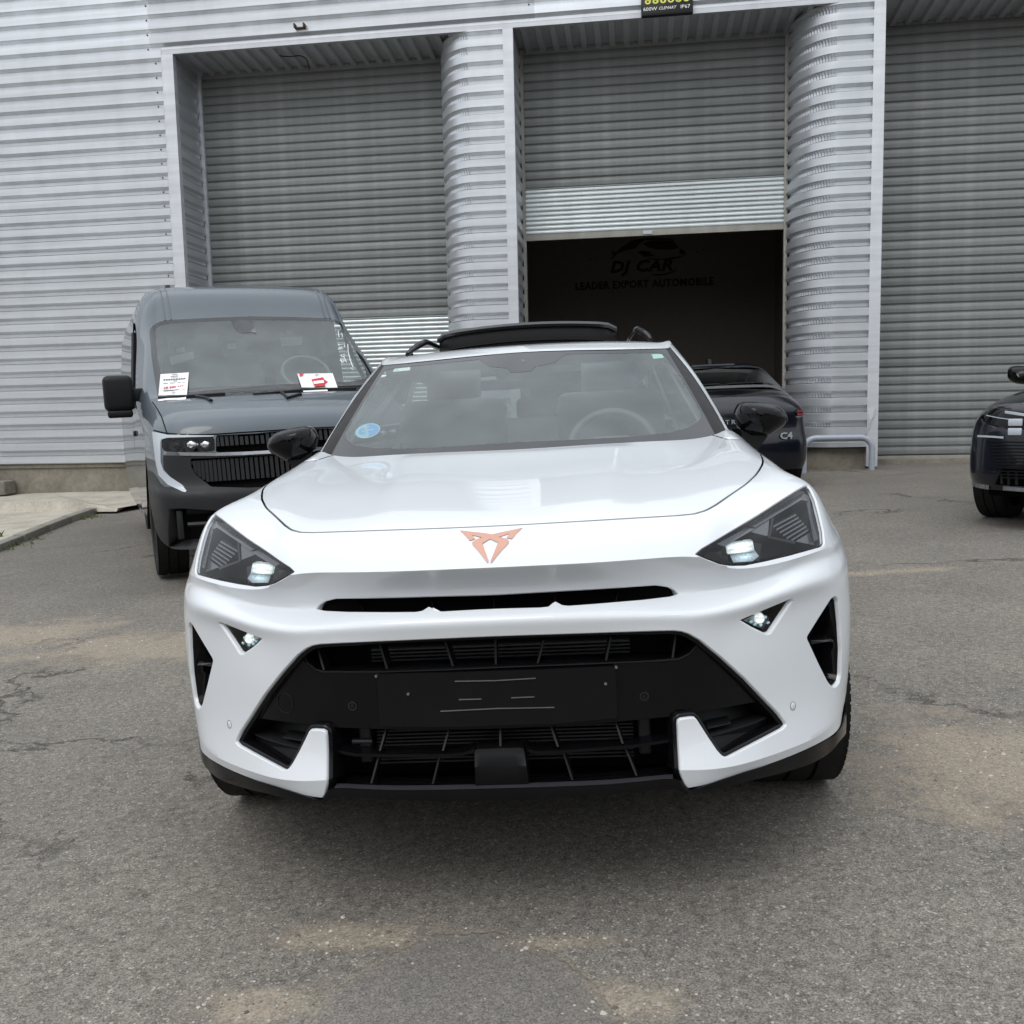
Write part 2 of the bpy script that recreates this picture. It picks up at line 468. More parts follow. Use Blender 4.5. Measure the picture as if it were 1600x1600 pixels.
def patch(loft, polys, Ks=8, Kt=8, rect=None, lines=()):
    """triangulates the loft in (s,t); returns verts(s,t), tris, region index per tri (index of the last polygon that holds it, -1 outside)"""
    s0, s1, t0, t1 = rect or (0, loft.nc - 1, 0, loft.nr - 1)
    V, E = [], []
    def loop(pts, closed=True):
        b = len(V); V.extend([tuple(p) for p in pts]); m = len(pts)
        E.extend([(b + i, b + (i + 1) % m) for i in range(m if closed else m - 1)])
    ns, ntt = int(round((s1 - s0) * Ks)), int(round((t1 - t0) * Kt))
    S, T = np.linspace(s0, s1, ns + 1), np.linspace(t0, t1, ntt + 1)
    loop([(x, t0) for x in S[:-1]] + [(s1, y) for y in T[:-1]] + [(x, t1) for x in S[:0:-1]] + [(s0, y) for y in T[:0:-1]])
    for p in polys: loop(p)
    for p in lines: loop(p, False)
    O = np.array([p for q in polys for p in q] + [p for q in lines for p in q] or [(99, 99)])
    OP = loft.ev(O)
    gs, gt = np.meshgrid(S[1:-1], T[1:-1]); g = np.stack([gs.ravel(), gt.ravel()], 1); GP = loft.ev(g)
    keep = np.ones(len(g), bool)
    for c in range(0, len(g), 500):
        d = ((GP[c:c + 500, None] - OP[None]) ** 2).sum(2).min(1); keep[c:c + 500] = d > .0045 ** 2
    V.extend([tuple(p) for p in g[keep]])
    r = delaunay_2d_cdt([Vector(p) for p in V], E, [], 0, 1e-6)
    ov = np.array([(p.x, p.y) for p in r[0]]); tr = np.array([f for f in r[2] if len(f) == 3])
    cen = ov[tr].mean(1); reg = np.full(len(tr), -1)
    for k, p in enumerate(polys): reg[inside(cen, np.array(p))] = k
    out = (cen[:, 0] < s0) | (cen[:, 0] > s1) | (cen[:, 1] < t0) | (cen[:, 1] > t1)
    reg[out] = -9
    return ov, tr, reg
def surf(loft, ov, tr, off=0.0, noff=0.0, side='both'):
    """3d verts and faces for triangles of a patch; joined halves ('both'), or one side (+1/-1)"""
    u, inv = np.unique(tr, return_inverse=True); st = ov[u]; P = loft.ev(st, off)
    if noff: P = P + loft.nor(st) * noff
    F = inv.reshape(-1, 3)
    # consistent winding, outward
    a, b, c = P[F[:, 0]], P[F[:, 1]], P[F[:, 2]]; n = np.cross(b - a, c - a); m = loft.nor(st)[F[:, 0]]
    fl = (n * m).sum(1) < 0; F[fl] = F[fl][:, ::-1]
    if side == 1: return P, F
    Pm, Fm = P * [-1, 1, 1], F[:, ::-1]
    if side == -1: return Pm, Fm
    mp = np.arange(len(P)) + len(P); z = (abs(P[:, 0]) < 1e-6); mp[z] = np.nonzero(z)[0]
    return np.concatenate([P, Pm]), np.concatenate([F, mp[Fm]])
def rim(loft, poly, steps, closed=True, side='both', off=0.0):
    """wall swept from an outline into the opening: steps of (towards the inside, depth)"""
    poly = np.array(poly); P = loft.ev(poly, off); n = loft.nor(poly); m = len(poly)
    t = (np.roll(P, -1, 0) - np.roll(P, 1, 0)) if closed else np.gradient(P, axis=0)
    t /= np.linalg.norm(t, axis=1)[:, None] + 1e-12
    b = np.cross(n, t); b /= np.linalg.norm(b, axis=1)[:, None] + 1e-12
    cen = P.mean(0)
    ar = poly[:, 0] @ np.roll(poly[:, 1], -1) - poly[:, 1] @ np.roll(poly[:, 0], -1)
    # test which way is inside with a small (s,t) step
    hit = 0
    for i in range(0, m, max(1, m // 12)):
        q = P[i] + b[i] * .004
        J = np.stack([loft.ev(poly[i] + [.01, 0])[0] - loft.ev(poly[i])[0], loft.ev(poly[i] + [0, .01])[0] - loft.ev(poly[i])[0]], 1) / .01
        d = np.linalg.lstsq(J, b[i] * .004, rcond=None)[0]
        hit += 1 if inside((poly[i] + d)[None], poly)[0] else -1
    if hit < 0: b = -b
    rings = [P + b * w_ - n * d_ for w_, d_ in steps]; k = len(rings)
    if not closed or abs(P[0, 0]) < 1e-5:
        for r in rings:
            for e in (0, -1):
                if abs(P[e, 0]) < 1e-5: r[e, 0] = 0
    V = np.concatenate(rings); F = [(a * m + i, a * m + (i + 1) % m, (a + 1) * m + (i + 1) % m, (a + 1) * m + i) for a in range(k - 1) for i in range(m if closed else m - 1)]
    mb = MB(); mb.add(V, F)
    if side == 'both': mb.mirror()
    elif side == -1: mb.v = [(-p[0], p[1], p[2]) for p in mb.v]
    return mb
def wheel(name, parent, c, r, wd, sgn, rimr, spokes=10, mt=None, mr=None):
    """tyre with grooves plus spoked rim, axle along x"""
    T = Matrix.Translation(c) @ Matrix.Rotation(R_(90) * sgn, 4, 'Y')
    h = wd / 2; mb = MB()
    prof = [(rimr, -h * .78), (rimr + .02, -h * .95), (r - .055, -h * 1.0), (r - .02, -h * .93), (r - .006, -h * .8)]
    g = .006
    for a in (-.45, -.15, .15, .45):
        x = a * wd; prof += [(r, x - g), (r - .009, x - g * .8), (r - .009, x + g * .8), (r, x + g)]
    prof += [(r - .006, h * .8), (r - .02, h * .93), (r - .055, h * 1.0), (rimr + .02, h * .95), (rimr, h * .78)]
    mb.lathe(prof, T, 72)
    for k in range(72):      # shoulder sipes as shallow blocks
        a = 2 * math.pi * k / 72
        for e in (-1, 1):
            q = T @ Matrix.Rotation(a, 4, 'Z') @ Matrix.Translation((r - .012, 0, e * h * .84))
            bm = MB().box(-.01, .0095, -.0105, .0105, -.016, .016)
            mb.add([tuple(q @ Vector(p)) for p in bm.v], bm.f)
    wl = mb.build(name, mt or M['rubber'], parent, smooth=30)
    rm = MB()
    rm.lathe([(rimr + .012, -h * .8), (rimr - .004, -h * .6), (rimr - .03, h * .5), (rimr - .004, h * .78), (rimr + .012, h * .82)], T, 48)
    rm.lathe([(.001, h * .62), (.05, h * .66), (.075, h * .55), (.075, -h * .2)], T, 24)
    for k in range(spokes):
        q = T @ Matrix.Rotation(2 * math.pi * k / spokes, 4, 'Z')
        v = [(.06, -.022, h * .45), (.06, .022, h * .45), (.06, .018, h * .6), (.06, -.018, h * .6), (rimr - .01, -.03, h * .5), (rimr - .01, .03, h * .5), (rimr - .01, .022, h * .72), (rimr - .01, -.022, h * .72)]
        rm.add([tuple(q @ Vector(p)) for p in v], [(0, 3, 2, 1), (4, 5, 6, 7), (0, 1, 5, 4), (1, 2, 6, 5), (2, 3, 7, 6), (3, 0, 4, 7)])
    rm.build('rim', mr or M['alloy'], wl, smooth=30)
    MB().lathe([(.001, h * .1), (rimr * .72, h * .1), (rimr * .72, -h * .1)], T, 32).build('brake_disc', M['silver'], wl, smooth=30)
    return wl
# ================================================================== the white car
CARM = pose(-.02668, 1.99212, 0, .06743, .03294)
CF = Frame(CARM)
car = thing('car', 'white crossover car facing us with copper emblem and raised black sunroof panel', 'car', CARM)
Y = CF.y
def row(c0, *pts):
    out = [CF.cen(c0[0], c0[1]) if len(c0) == 2 else np.array(c0, float)]
    for p in pts:
        if p[0] == 'p': out.append(Y(*p[1:]))
        else: out.append(np.array(p, float))
    return out
P_ = 'p'
FRONT = [
 row((702.5, 1.17), ('p', 926, 694.5, 1.195), ('p', 1018, 689.5, 1.25), ('p', 1075, 687, 1.33), ('p', 1117, 679.5, 1.43), ('p', 1136, 671, 1.47), (.80, 1.49, 1.02), (.86, 1.50, .95), (.90, 1.50, .86), (.905, 1.46, .60)),
 row((0, .86, .997), (.26, .87, 1.003), (.45, .90, .998), (.57, .95, .997), (.665, 1.0, 1.006), (.725, 1.04, 1.008), (.785, 1.09, .985), (.85, 1.16, .93), (.905, 1.22, .85), (.918, 1.22, .70)),
 row((0, .48, .962), (.26, .49, .968), (.44, .53, .963), (.56, .60, .965), (.655, .68, .973), (.72, .74, .974), (.785, .80, .955), (.855, .89, .905), (.907, .98, .835), (.922, .99, .735)),
 row((822, .10), ('p', 935, 812, .12), ('p', 1085, 803, .215), ('p', 1140, 792, .30), ('p', 1200, 773, .405), ('p', 1238, 760, .49), ('p', 1261, 752.5, .56), (.855, .66, .885), (.905, .78, .815), (.920, .80, .725)),
 row((887, .0), ('p', 925, 879.5, .016), ('p', 1082, 867, .085), ('p', 1142, 890, .138), ('p', 1200, 884, .2), ('p', 1262, 867, .295), ('p', 1297, 853, .40), (.880, .55, .785), (.916, .68, .775), (.927, .715, .70)),
 row((929, .055), ('p', 925, 920, .066), ('p', 1080, 926, .128), ('p', 1147, 917, .172), ('p', 1205, 901, .225), ('p', 1264, 880, .305), ('p', 1300, 866, .405), (.885, .54, .765), (.919, .67, .755), (.929, .705, .685)),
 row((970, .0), ('p', 930, 964, .008), ('p', 1095, 960, .06), ('p', 1150, 951, .105), ('p', 1215, 930, .175), ('p', 1272, 911, .265), ('p', 1306, 903, .365), (.888, .50, .72), (.922, .64, .71), (.931, .69, .66)),
 row((994, .006), ('p', 930, 989, .014), ('p', 1080, 989, .055), ('p', 1150, 980, .115), ('p', 1212, 960, .19), ('p', 1270, 945, .28), ('p', 1310, 930, .375), (.889, .49, .665), (.923, .63, .655), (.931, .685, .62)),
 row((1065, .02), ('p', 935, 1060, .03), ('p', 1080, 1050, .06), ('p', 1150, 1042, .105), ('p', 1212, 1028, .18), ('p', 1270, 1015, .275), ('p', 1312, 1003, .37), (.888, .48, .57), (.923, .62, .56), (.931, .68, .55)),
 row((1150, .02), ('p', 935, 1145, .03), ('p', 1070, 1130, .055), ('p', 1145, 1120, .095), ('p', 1212, 1108, .17), ('p', 1272, 1085, .27), ('p', 1311, 1068, .365), (.882, .48, .455), (.918, .62, .45), (.927, .68, .44)),
 row((1205, .0), ('p', 935, 1200, .004), ('p', 1075, 1204, .026), ('p', 1140, 1199, .055), ('p', 1215, 1177, .145), ('p', 1276, 1152, .25), ('p', 1310, 1120, .355), (.874, .48, .375), (.911, .62, .365), (.920, .68, .36)),
 row((1235, .012), ('p', 935, 1230, .016), ('p', 1074, 1233, .036), ('p', 1140, 1213, .07), ('p', 1215, 1189, .155), ('p', 1276, 1163, .26), ('p', 1311, 1140, .36), (.863, .48, .335), (.902, .62, .325), (.911, .68, .32)),
]
def hood_warp(D):
    """power-dome creases pressed into the bonnet"""
    K = Loft.K; x, y = D[..., 0], D[..., 1]
    t = np.arange(D.shape[0])[:, None] / K
    fade = np.clip((t - .0) / .4, 0, 1) * np.clip((3.0 - t) / 1.3, 0, 1); fade = fade * fade * (3 - 2 * fade)
    xc = .30 + .10 * np.clip(y - .4, 0, 1)
    up = 1 / (1 + np.exp((x - xc) / .007))
    D[..., 2] += .0075 * fade * up
    return D
front = Loft(FRONT, (4, 10), CF, (.28, .15), hood_warp)
# outlines read on the right half of the picture
HL = dens([(1085, 866), (1103.8, 875), (1124.8, 882.6), (1142, 885), (1165, 884.4), (1200, 877), (1235, 868.6), (1270, 859), (1285.8, 854.6), (1289, 850), (1287.5, 831), (1282, 806.5), (1275, 780), (1267.5, 764), (1260, 756), (1243.8, 765.4), (1217.5, 782), (1182.5, 804.8), (1147.5, 825.8), (1112.5, 846.8), (1095, 857)], 6, True, 1)
TRI = dens([(1153, 969.5), (1176, 983), (1198, 993), (1205, 991), (1222, 965), (1241, 937), (1236, 935), (1200, 950)], 5, True, 1)
VENT = dens([(1306, 929.5), (1299, 934), (1281, 962), (1261, 993.8), (1260.4, 998), (1278.8, 1037.8), (1293, 1066), (1299.8, 1074.5), (1305, 1076), (1312, 1068), (1314.6, 1055), (1316, 1015), (1313.8, 975), (1310, 936)], 6, True, 2)
HOOD = dens([(785, 821.3), (830, 819), (900, 815), (1000, 809), (1060, 805.5), (1085, 803), (1103, 797.5), (1117, 790), (1140, 774), (1165, 757), (1181, 742), (1190, 729), (1192.5, 721), (1190, 712), (1183, 703), (1170, 694), (1155, 685.5)], 9, False, 1)
UG = [(785, 927.7), (870, 922.8), (972, 917.4), (1025, 914), (1044, 916.5), (1056, 922), (1062.5, 928.5), (1048, 932.5), (1004.7, 937.5), (930, 943.8), (888.7, 946.8), (878, 946), (867, 939.5), (858, 948), (845, 949.5), (785, 951)]
UG = dens(UG, 6, False, 1)
GRILLE = [(800, 992.5), (930, 988.2), (1020, 985), (1052, 984.2), (1066, 985.6), (1078, 989.5), (1095, 999), (1130, 1027), (1165, 1058.8), (1200, 1095.5), (1217.5, 1113), (1228, 1127), (1230.5, 1133), (1224.5, 1140), (1200, 1153), (1165, 1170.8), (1140, 1183.5), (1134, 1185), (1129, 1183), (1121, 1175), (1105, 1152), (1087, 1124.5), (1084, 1122.5), (1063, 1125.2), (1061, 1127), (1062.5, 1165), (1065, 1209), (1070, 1222), (1074, 1232.5)]
GRILLE = dens(GRILLE, 7, False, 1)
def axis(tr_, e):
    tr_ = np.array(tr_)
    for k in e: tr_[k, 0] = 0
    return tr_
pHL, pTRI, pVENT = front.trace(HL), front.trace(TRI), front.trace(VENT)
pUG = axis(front.trace(UG), (0, -1))
pG = axis(front.trace(GRILLE), (0,)); pG[-1, 1] = 11
gG = np.concatenate([pG, [[x, 11] for x in np.linspace(pG[-1, 0], 0, 14)[1:]]])
hl_ = front.trace(HOOD); hl_[0, 0] = 0
# carry the shut line on to the foot of the windscreen pillar
hl_ = np.concatenate([hl_, [[4.3, .35], [4.05, .12], [3.9, .0]]])
GAP = .003
def band(loft, line, w_):
    P = loft.ev(line); n = loft.nor(line); t = np.gradient(P, axis=0); t /= np.linalg.norm(t, axis=1)[:, None]
    b = np.cross(n, t); out = []
    for sg in (1, -1):
        q = []
        for i in range(len(line)):
            J = np.stack([loft.ev(line[i] + [.01, 0])[0] - loft.ev(line[i] - [.01, 0])[0], loft.ev(line[i] + [0, .01])[0] - loft.ev(line[i] - [0, .01])[0]], 1) / .02
            q.append(line[i] + np.linalg.lstsq(J, sg * b[i] * w_, rcond=None)[0])
        out.append(np.array(q))
    return out
ga, gb = band(front, hl_, GAP)
for g_ in (ga, gb): g_[0, 0] = 0; g_[-1, 1] = 0
if ga[len(ga) // 2, 1] < gb[len(gb) // 2, 1]: inner_l, outer_l = ga, gb
else: inner_l, outer_l = gb, ga
def to_top(line): return np.concatenate([line, [[x, 0] for x in np.linspace(line[-1, 0], 0, 24)[1:]]])
H_out, H_in = to_top(outer_l), to_top(inner_l)
ov, tr, reg = patch(front, [gG, pUG, pHL, pTRI, pVENT, H_out, H_in], 9, 8, lines=[[(x, 4) for x in np.linspace(.02, 2.0, 40)]])
def region(name, k, m, side='both', off=0, noff=0, smooth=True, parent=None, label=None):
    v, f = surf(front, ov, tr[np.isin(reg, k)], off, noff, side)
    return obj(name, v, f, m, parent or car, smooth, label=label)
bumper = region('front_bumper', [-1], M['white'])
sharp(bumper, 24)
hood = region('hood', [6], M['white'])
ROLL = [(0, 0), (.0012, .0006), (.0026, .0026), (.0034, .006), (.0036, .014)]
rim(front, pUG, ROLL + [(.0036, .03)], False).build('grille_lip', M['white'], bumper, 60)
rim(front, pG, [(0, 0), (.0014, .0007), (.003, .003), (.0038, .007), (.004, .022)], False).build('grille_lip', M['white'], bumper, 60)
rim(front, pG, [(.0045, .008), (.011, .009), (.013, .012), (.0135, .075)], False).build('grille_frame', M['black'], car, 50)
for sd_ in (1, -1):
    rim(front, pTRI, [(0, 0), (.002, .001), (.0045, .005), (.006, .011)], True, sd_).build('lamp_recess', M['white'], bumper, 60)
    rim(front, pVENT, [(0, 0), (.002, .001), (.004, .004), (.005, .01)], True, sd_).build('vent_lip', M['white'], bumper, 60)
    v_ = rim(front, pVENT, [(.005, .009), (.008, .009), (.009, .012), (.012, .09)], True, sd_).build('vent_duct', M['black'], car, 50)
    rim(front, pHL, [(0, 0), (.001, .001), (.002, .004), (.002, .012)], True, sd_).build('headlight_recess', M['white'], bumper, 60)
rim(front, outer_l, [(0, 0), (0, .02)], False).build('hood_gap_wall', M['void'], bumper)
rim(front, inner_l, [(0, 0), (-.0004, .0015), (-.0004, .02)], False).build('hood_edge', M['white'], hood, 60)
# dark liner under the gap and behind the openings
v, f = surf(front, ov, tr[(reg == 5)], 0, -.018)
obj('hood_gap_seal', v, f, M['void'], hood)

# --- headlights, fog lamps, vents
def offset_poly(loft, poly, w_):
    """(s,t) outline moved inwards by w_ metres"""
    P = loft.ev(poly); n = loft.nor(poly); m = len(poly)
    t = np.roll(P, -1, 0) - np.roll(P, 1, 0); t /= np.linalg.norm(t, axis=1)[:, None]; b = np.cross(n, t)
    out = []
    for sg in (1, -1):
        q = []
        for i in range(m):
            J = np.stack([loft.ev(poly[i] + [.01, 0])[0] - loft.ev(poly[i] - [.01, 0])[0], loft.ev(poly[i] + [0, .01])[0] - loft.ev(poly[i] - [0, .01])[0]], 1) / .02
            q.append(poly[i] + np.linalg.lstsq(J, sg * b[i] * w_, rcond=None)[0])
        out.append(np.array(q))
    return max(out, key=lambda q: inside(q, np.array(poly)).sum())
def flat(px, off, side, th=.004, loft=None):
    """thin plate whose outline is read on the surface moved back by off"""
    P = [(loft or front).at(u, v, off)[0] for u, v in px]
    if side < 0: P = [p * [-1, 1, 1] for p in P]
    return MB().prism(P, (0, th, 0))
pHLi = offset_poly(front, pHL, .006)
pSeal = front.trace(dens([(1092, 852), (1112, 843), (1147, 822), (1182, 800), (1217, 778), (1244, 760), (1262, 752), (1264, 764), (1248, 771.5), (1222, 787), (1186, 809.5), (1150, 831), (1116, 851), (1098, 859)], 6, True, 0))
ovL, trL, regL = patch(front, [pHL, pHLi, pSeal], 14, 14, rect=(1.9, 6.6, 2.6, 4.6))
for sd_ in (1, -1):
    h = thing('headlight', None, None); h.parent = car
    v, f = surf(front, ovL, trL[regL == 1], 0, -.0035, sd_)
    obj('lens', v, f, M['lens'], h, True)
    v, f = surf(front, ovL, trL[inside(ovL[trL].mean(1), pHL) & (regL != 1)], 0, -.005, sd_)
    obj('gasket', v, f, M['black'], h, True)
    inL = inside(ovL[trL].mean(1), pHL)
    v, f = surf(front, ovL, trL[inL], .085, -.03, sd_)
    obj('housing', v, f, M['plastic'], h, True)
    rim(front, pHL, [(.001, .006), (.004, .05), (.004, .115)], True, sd_).build('housing_wall', M['plastic'], h, 40)
    hi = lambda *px, off=.05, th=.006, nm='bezel', mt=M['plastic']: flat(px, off, sd_, th).build(nm, mt, h)
    # bright trim along the top and outer edges
    hi((1168, 822), (1255, 771), (1268, 776), (1262, 783), (1252, 781), (1180, 824), nm='top_trim', mt=M['lensgrey'], off=.03)
    hi((1268, 777), (1279, 842), (1272, 846), (1260, 786), nm='side_trim', mt=M['lensgrey'], off=.03)
    hi((1120, 850), (1168, 824), (1180, 826), (1132, 854), nm='inner_trim', mt=M['lensgrey'], off=.035)
    hi((1168, 830), (1202, 810), (1200, 838), nm='reflector_facet', mt=M['lensgrey'], off=.045)
    hi((1243, 846), (1270, 830), (1273, 852), nm='reflector_facet', mt=M['lensgrey'], off=.045)
    hi((1200, 840), (1206, 808), (1209, 810), (1204, 838), (1245, 846), (1241, 850), nm='bezel', mt=M['black'], off=.04)
    for k in range(6):
        u0, v0 = 1208 + 5.2 * k, 822 + 4.6 * k
        hi((u0, v0), (u0 + 36 - 1.2 * k, v0 - 19), (u0 + 36 - 1.2 * k, v0 - 16.6), (u0, v0 + 2.4), nm='louvre', mt=M['lensgrey'], off=.045, th=.02)
    hi((1112, 862), (1148, 842), (1190, 850), (1186, 876), (1142, 880), nm='projector_shroud', mt=M['black'], off=.058)
    pr = hi((1135, 850), (1176, 845), (1179, 861), (1137, 866), nm='projector_lens', mt=M['led'], off=.038, th=.03)
    hi((1140, 866), (1180, 861), (1186, 869), (1176, 877), (1146, 879), nm='projector_bowl', mt=M['ledsoft'], off=.046)
    # fog lamp in its triangular recess
    g = thing('fog_lamp', None, None); g.parent = car
    pT = offset_poly(front, pTRI, .006)
    ovT, trT, regT = patch(front, [pTRI, pT], 16, 16, rect=(2.5, 5.5, 5.8, 7.9))
    inT = inside(ovT[trT].mean(1), pTRI)
    v, f = surf(front, ovT, trT[inT], 0, -.009, sd_); obj('lens', v, f, M['lens'], g, True)
    v, f = surf(front, ovT, trT[inT & ~inside(ovT[trT].mean(1), pT)], 0, -.0105, sd_); obj('gasket', v, f, M['black'], g, True)
    v, f = surf(front, ovT, trT[inT], .05, -.02, sd_); obj('housing', v, f, M['plastic'], g, True)
    rim(front, pTRI, [(.004, .012), (.004, .07)], True, sd_).build('housing_wall', M['plastic'], g, 40)
    flat([(1161, 969), (1183, 959), (1199, 962), (1205, 972), (1196, 985), (1180, 978)], .035, sd_, .004).build('reflector', M['silver'], g)
    c = front.at(1187, 968, .02)[0] * [sd_, 1, 1]
    MB().lathe([(.001, 0), (.008, .002), (.0125, .007), (.014, .016)], Matrix.Translation(c) @ Matrix.Rotation(R_(-90), 4, 'X'), 24).build('bulb_lens', M['led'], g, 40)
    for (du, dv) in ((-13, 4), (-7, 8), (9, -3), (14, 6), (2, 9)):
        c = front.at(1187 + du, 968 + dv, .026)[0] * [sd_, 1, 1]
        MB().lathe([(.001, 0), (.004, .002), (.005, .006)], Matrix.Translation(c) @ Matrix.Rotation(R_(-90), 4, 'X'), 10).build('reflector_cell', M['ledsoft'], g)
    # side vent: blade and dark back
    flat([(1266, 1001), (1290, 997), (1313, 996), (1313, 1002), (1290, 1003), (1268, 1007)], .02, sd_, .05).build('vent_blade', M['black'], car)
    ovV, trV, regV = patch(front, [pVENT], 10, 10, rect=(4, 8, 5.5, 9.6))
    v, f = surf(front, ovV, trV[regV >= 0], .09, -.01, sd_); obj('vent_back', v, f, M['void'], car)
    # parking sensor: a thin ring round a white cap
    p, n = front.at(1239, 1103); p = p * [sd_, 1, 1]; n = n * [sd_, 1, 1]
    Q = Matrix.Translation(p) @ Vector(n).to_track_quat('Z', 'Y').to_matrix().to_4x4()
    MB().lathe([(.0102, -.002), (.0102, .0006), (.0092, .0006), (.0092, -.002)], Q, 28).build('sensor_ring', M['ink'], car)
    MB().lathe([(.001, .0009), (.008, .0008), (.0092, .0002), (.0092, -.002)], Q, 28).build('parking_sensor', M['white'], car, 50)

# --- what sits inside the grille opening
PAN = [(800, 1039.6), (930, 1035.5), (1050, 1031), (1068, 1027.5), (1080, 1018), (1093, 1004), (1104, 1000), (1140, 1030), (1180, 1066), (1212, 1100), (1203, 1092), (1140, 1104), (1063, 1117.5), (930, 1130), (800, 1137)]
PAN = [(800, 1039.6), (930, 1035.5), (1050, 1031), (1068, 1027.5), (1080, 1018), (1093, 1004), (1106, 1003), (1140, 1030), (1180, 1066), (1206, 1092), (1140, 1104), (1063, 1118), (930, 1131), (800, 1137.5)]
PO = .026
pP = axis(front.trace(dens(PAN, 7, False, 1), PO), (0, -1))
ovP, trP, regP = patch(front, [pP], 9, 10, rect=(0, 5.5, 6.5, 9.6))
v, f = surf(front, ovP, trP[regP == 0], PO)
panel = obj('grille_panel', v, f, M['black'], car, True)
rim(front, pP, [(0, 0), (-.001, .001), (-.0015, .004), (-.0015, .05)], False, 'both', PO).build('panel_edge', M['black'], panel, 60)
def strip(px, off, w_, d_, name, m, parent=car, loft=front):
    """bar that follows picture points on the surface moved back by off; w_ high, d_ deep"""
    P = [loft.at(u, v, off)[0] for u, v in px]; mb = MB(); n = len(P)
    V = [p + np.array(q) for p in P for q in ((0, 0, w_ / 2), (0, d_, w_ / 2), (0, d_, -w_ / 2), (0, 0, -w_ / 2))]
    F = [(i * 4 + a, i * 4 + (a + 1) % 4, (i + 1) * 4 + (a + 1) % 4, (i + 1) * 4 + a) for i in range(n - 1) for a in range(4)] + [(3, 2, 1, 0), tuple(range(n * 4 - 4, n * 4))]
    return mb.add(V, F).build(name, m, parent)
def both(px): return px
# upright ribs: upper slot, middle row, lower row
RIBS = [((849.4, 1000), (840, 1037)), ((954.4, 995), (946.9, 1032)), ((1056, 990), (1051, 1028)), ((593.4, 1007), (604.7, 1045)), ((695.6, 1003), (707.8, 1042)), ((774, 1000), (774.4, 1039)), ((496, 1012), (506, 1047)),
        ((858, 1127), (871.9, 1167)), ((960, 1122), (973, 1162)), ((780, 1130), (781, 1167)), ((604.5, 1134), (593.4, 1173)), ((703, 1133), (691.9, 1173)),
        ((880, 1175), (894.4, 1219)), ((977, 1168), (994.7, 1212)), ((592, 1180), (580, 1224)), ((687, 1181), (676, 1225))]
for a, b in RIBS:
    p, q = front.at(*a, .05)[0], front.at(*b, .03)[0]
    MB().prism([p + [-.0022, 0, 0], p + [.0022, 0, 0], p + [.0022, .05, 0], p + [-.0022, .05, 0]], q - p).build('grille_rib', M['plastic'], car)
for a, b in ((672, 931, ), (1, 1)) and (((561, 937), (567, 953)), ((671, 931), (678, 953)), ((772, 928), (772, 951)), ((870, 923), (866, 944)), ((968, 918), (962, 940))):
    p, q = front.at(*a, .04)[0], front.at(*b, .025)[0]
    MB().prism([p + [-.002, 0, 0], p + [.002, 0, 0], p + [.002, .04, 0], p + [-.002, .04, 0]], q - p).build('upper_grille_rib', M['black'], car)
strip([(520, 1173), (555, 1179.7), (600, 1181), (648.8, 1181), (700, 1180.5), (722, 1179), (734, 1175), (741, 1172)], .03, .007, .05, 'grille_bar', M['black'])
strip([(821, 1170), (828, 1174), (838, 1176.4), (873.8, 1175), (948.8, 1169.8), (1005, 1164.7), (1023.8, 1161), (1055, 1156)], .03, .007, .05, 'grille_bar', M['black'])
# radar box, number plate backing with its mounting bars, sensors, tow cover
def plate(px, off, th, name, m, parent=car, b=0):
    """smooth plate that follows the nose; corners rounded"""
    o_ = dens(px, 6, True, 1); P3 = [front.at(u, v, off)[0] for u, v in o_]
    us = [p[0] for p in o_]; vs_ = [p[1] for p in o_]; n0 = len(o_)
    g_ = [(u, v) for u in np.arange(min(us) + 9, max(us) - 5, 18) for v in np.arange(min(vs_) + 9, max(vs_) - 5, 18) if inside(np.array([(u, v)]), np.array(o_))[0]]
    P3 += [front.at(u, v, off)[0] for u, v in g_]
    r = delaunay_2d_cdt([Vector(p) for p in list(o_) + g_], [(i, (i + 1) % n0) for i in range(n0)], [], 0, 1e-9)
    A = np.array([(p.x, p.y) for p in r[0]]); idx = [q[0] for q in r[3]]
    T = [tuple(idx[i] for i in f) for f in r[2] if inside(A[list(f)].mean(0)[None], np.array(o_))[0]]
    mb = MB().add(P3, T); mb.add(P3[:n0] + [p + np.array([0, th, 0]) for p in P3[:n0]], [(i, (i + 1) % n0, n0 + (i + 1) % n0, n0 + i) for i in range(n0)])
    return mb.build(name, m, parent, 45, fix=False)
plate([(741.6, 1173), (745, 1170.5), (815, 1168), (818.6, 1170.5), (826.5, 1225.5), (742.5, 1228.5)], .016, .05, 'radar_cover', M['satinblack'])
plate([(588, 1053.5), (700, 1051), (850, 1046), (961, 1041), (965, 1121.5), (870, 1130.5), (700, 1136), (594.5, 1135)], .012, .006, 'number_plate_holder', M['satinblack'])
for a, b in (((710.6, 1064.7), (837, 1060)), ((717, 1093.4), (752, 1092.5)), ((798.8, 1090.6), (835, 1089)), ((688, 1111.6), (866, 1105.6))):
    strip([a, ((a[0] + b[0]) / 2, (a[1] + b[1]) / 2), b], .0085, .0016, .005, 'mounting_bar', M['silver'])
def ring(u, v, r0, r1, off, name, m, h=.002, loft=front, sx=1):
    p, n = loft.at(u, v, off); Q = Matrix.Translation(p + np.array([0, -.0006, 0])) @ Vector(n).to_track_quat('Z', 'Y').to_matrix().to_4x4() @ Matrix.Diagonal((sx, 1, 1, 1))
    return MB().lathe([(r0, -.004), (r0, h), (r1, h), (r1, -.004)], Q, 36).build(name, m, car, 40)
ring(445.6, 1098, .0232, .0242, PO, 'tow_cover', M['greyplastic'], .0008)
for u, v in ((551, 1103), (1006.5, 1088)):
    ring(u, v, .0075, .0105, PO, 'sensor_ring', M['greyplastic'], .0015)
    ring(u, v, .0005, .005, PO, 'parking_sensor', M['plastic'], .002)
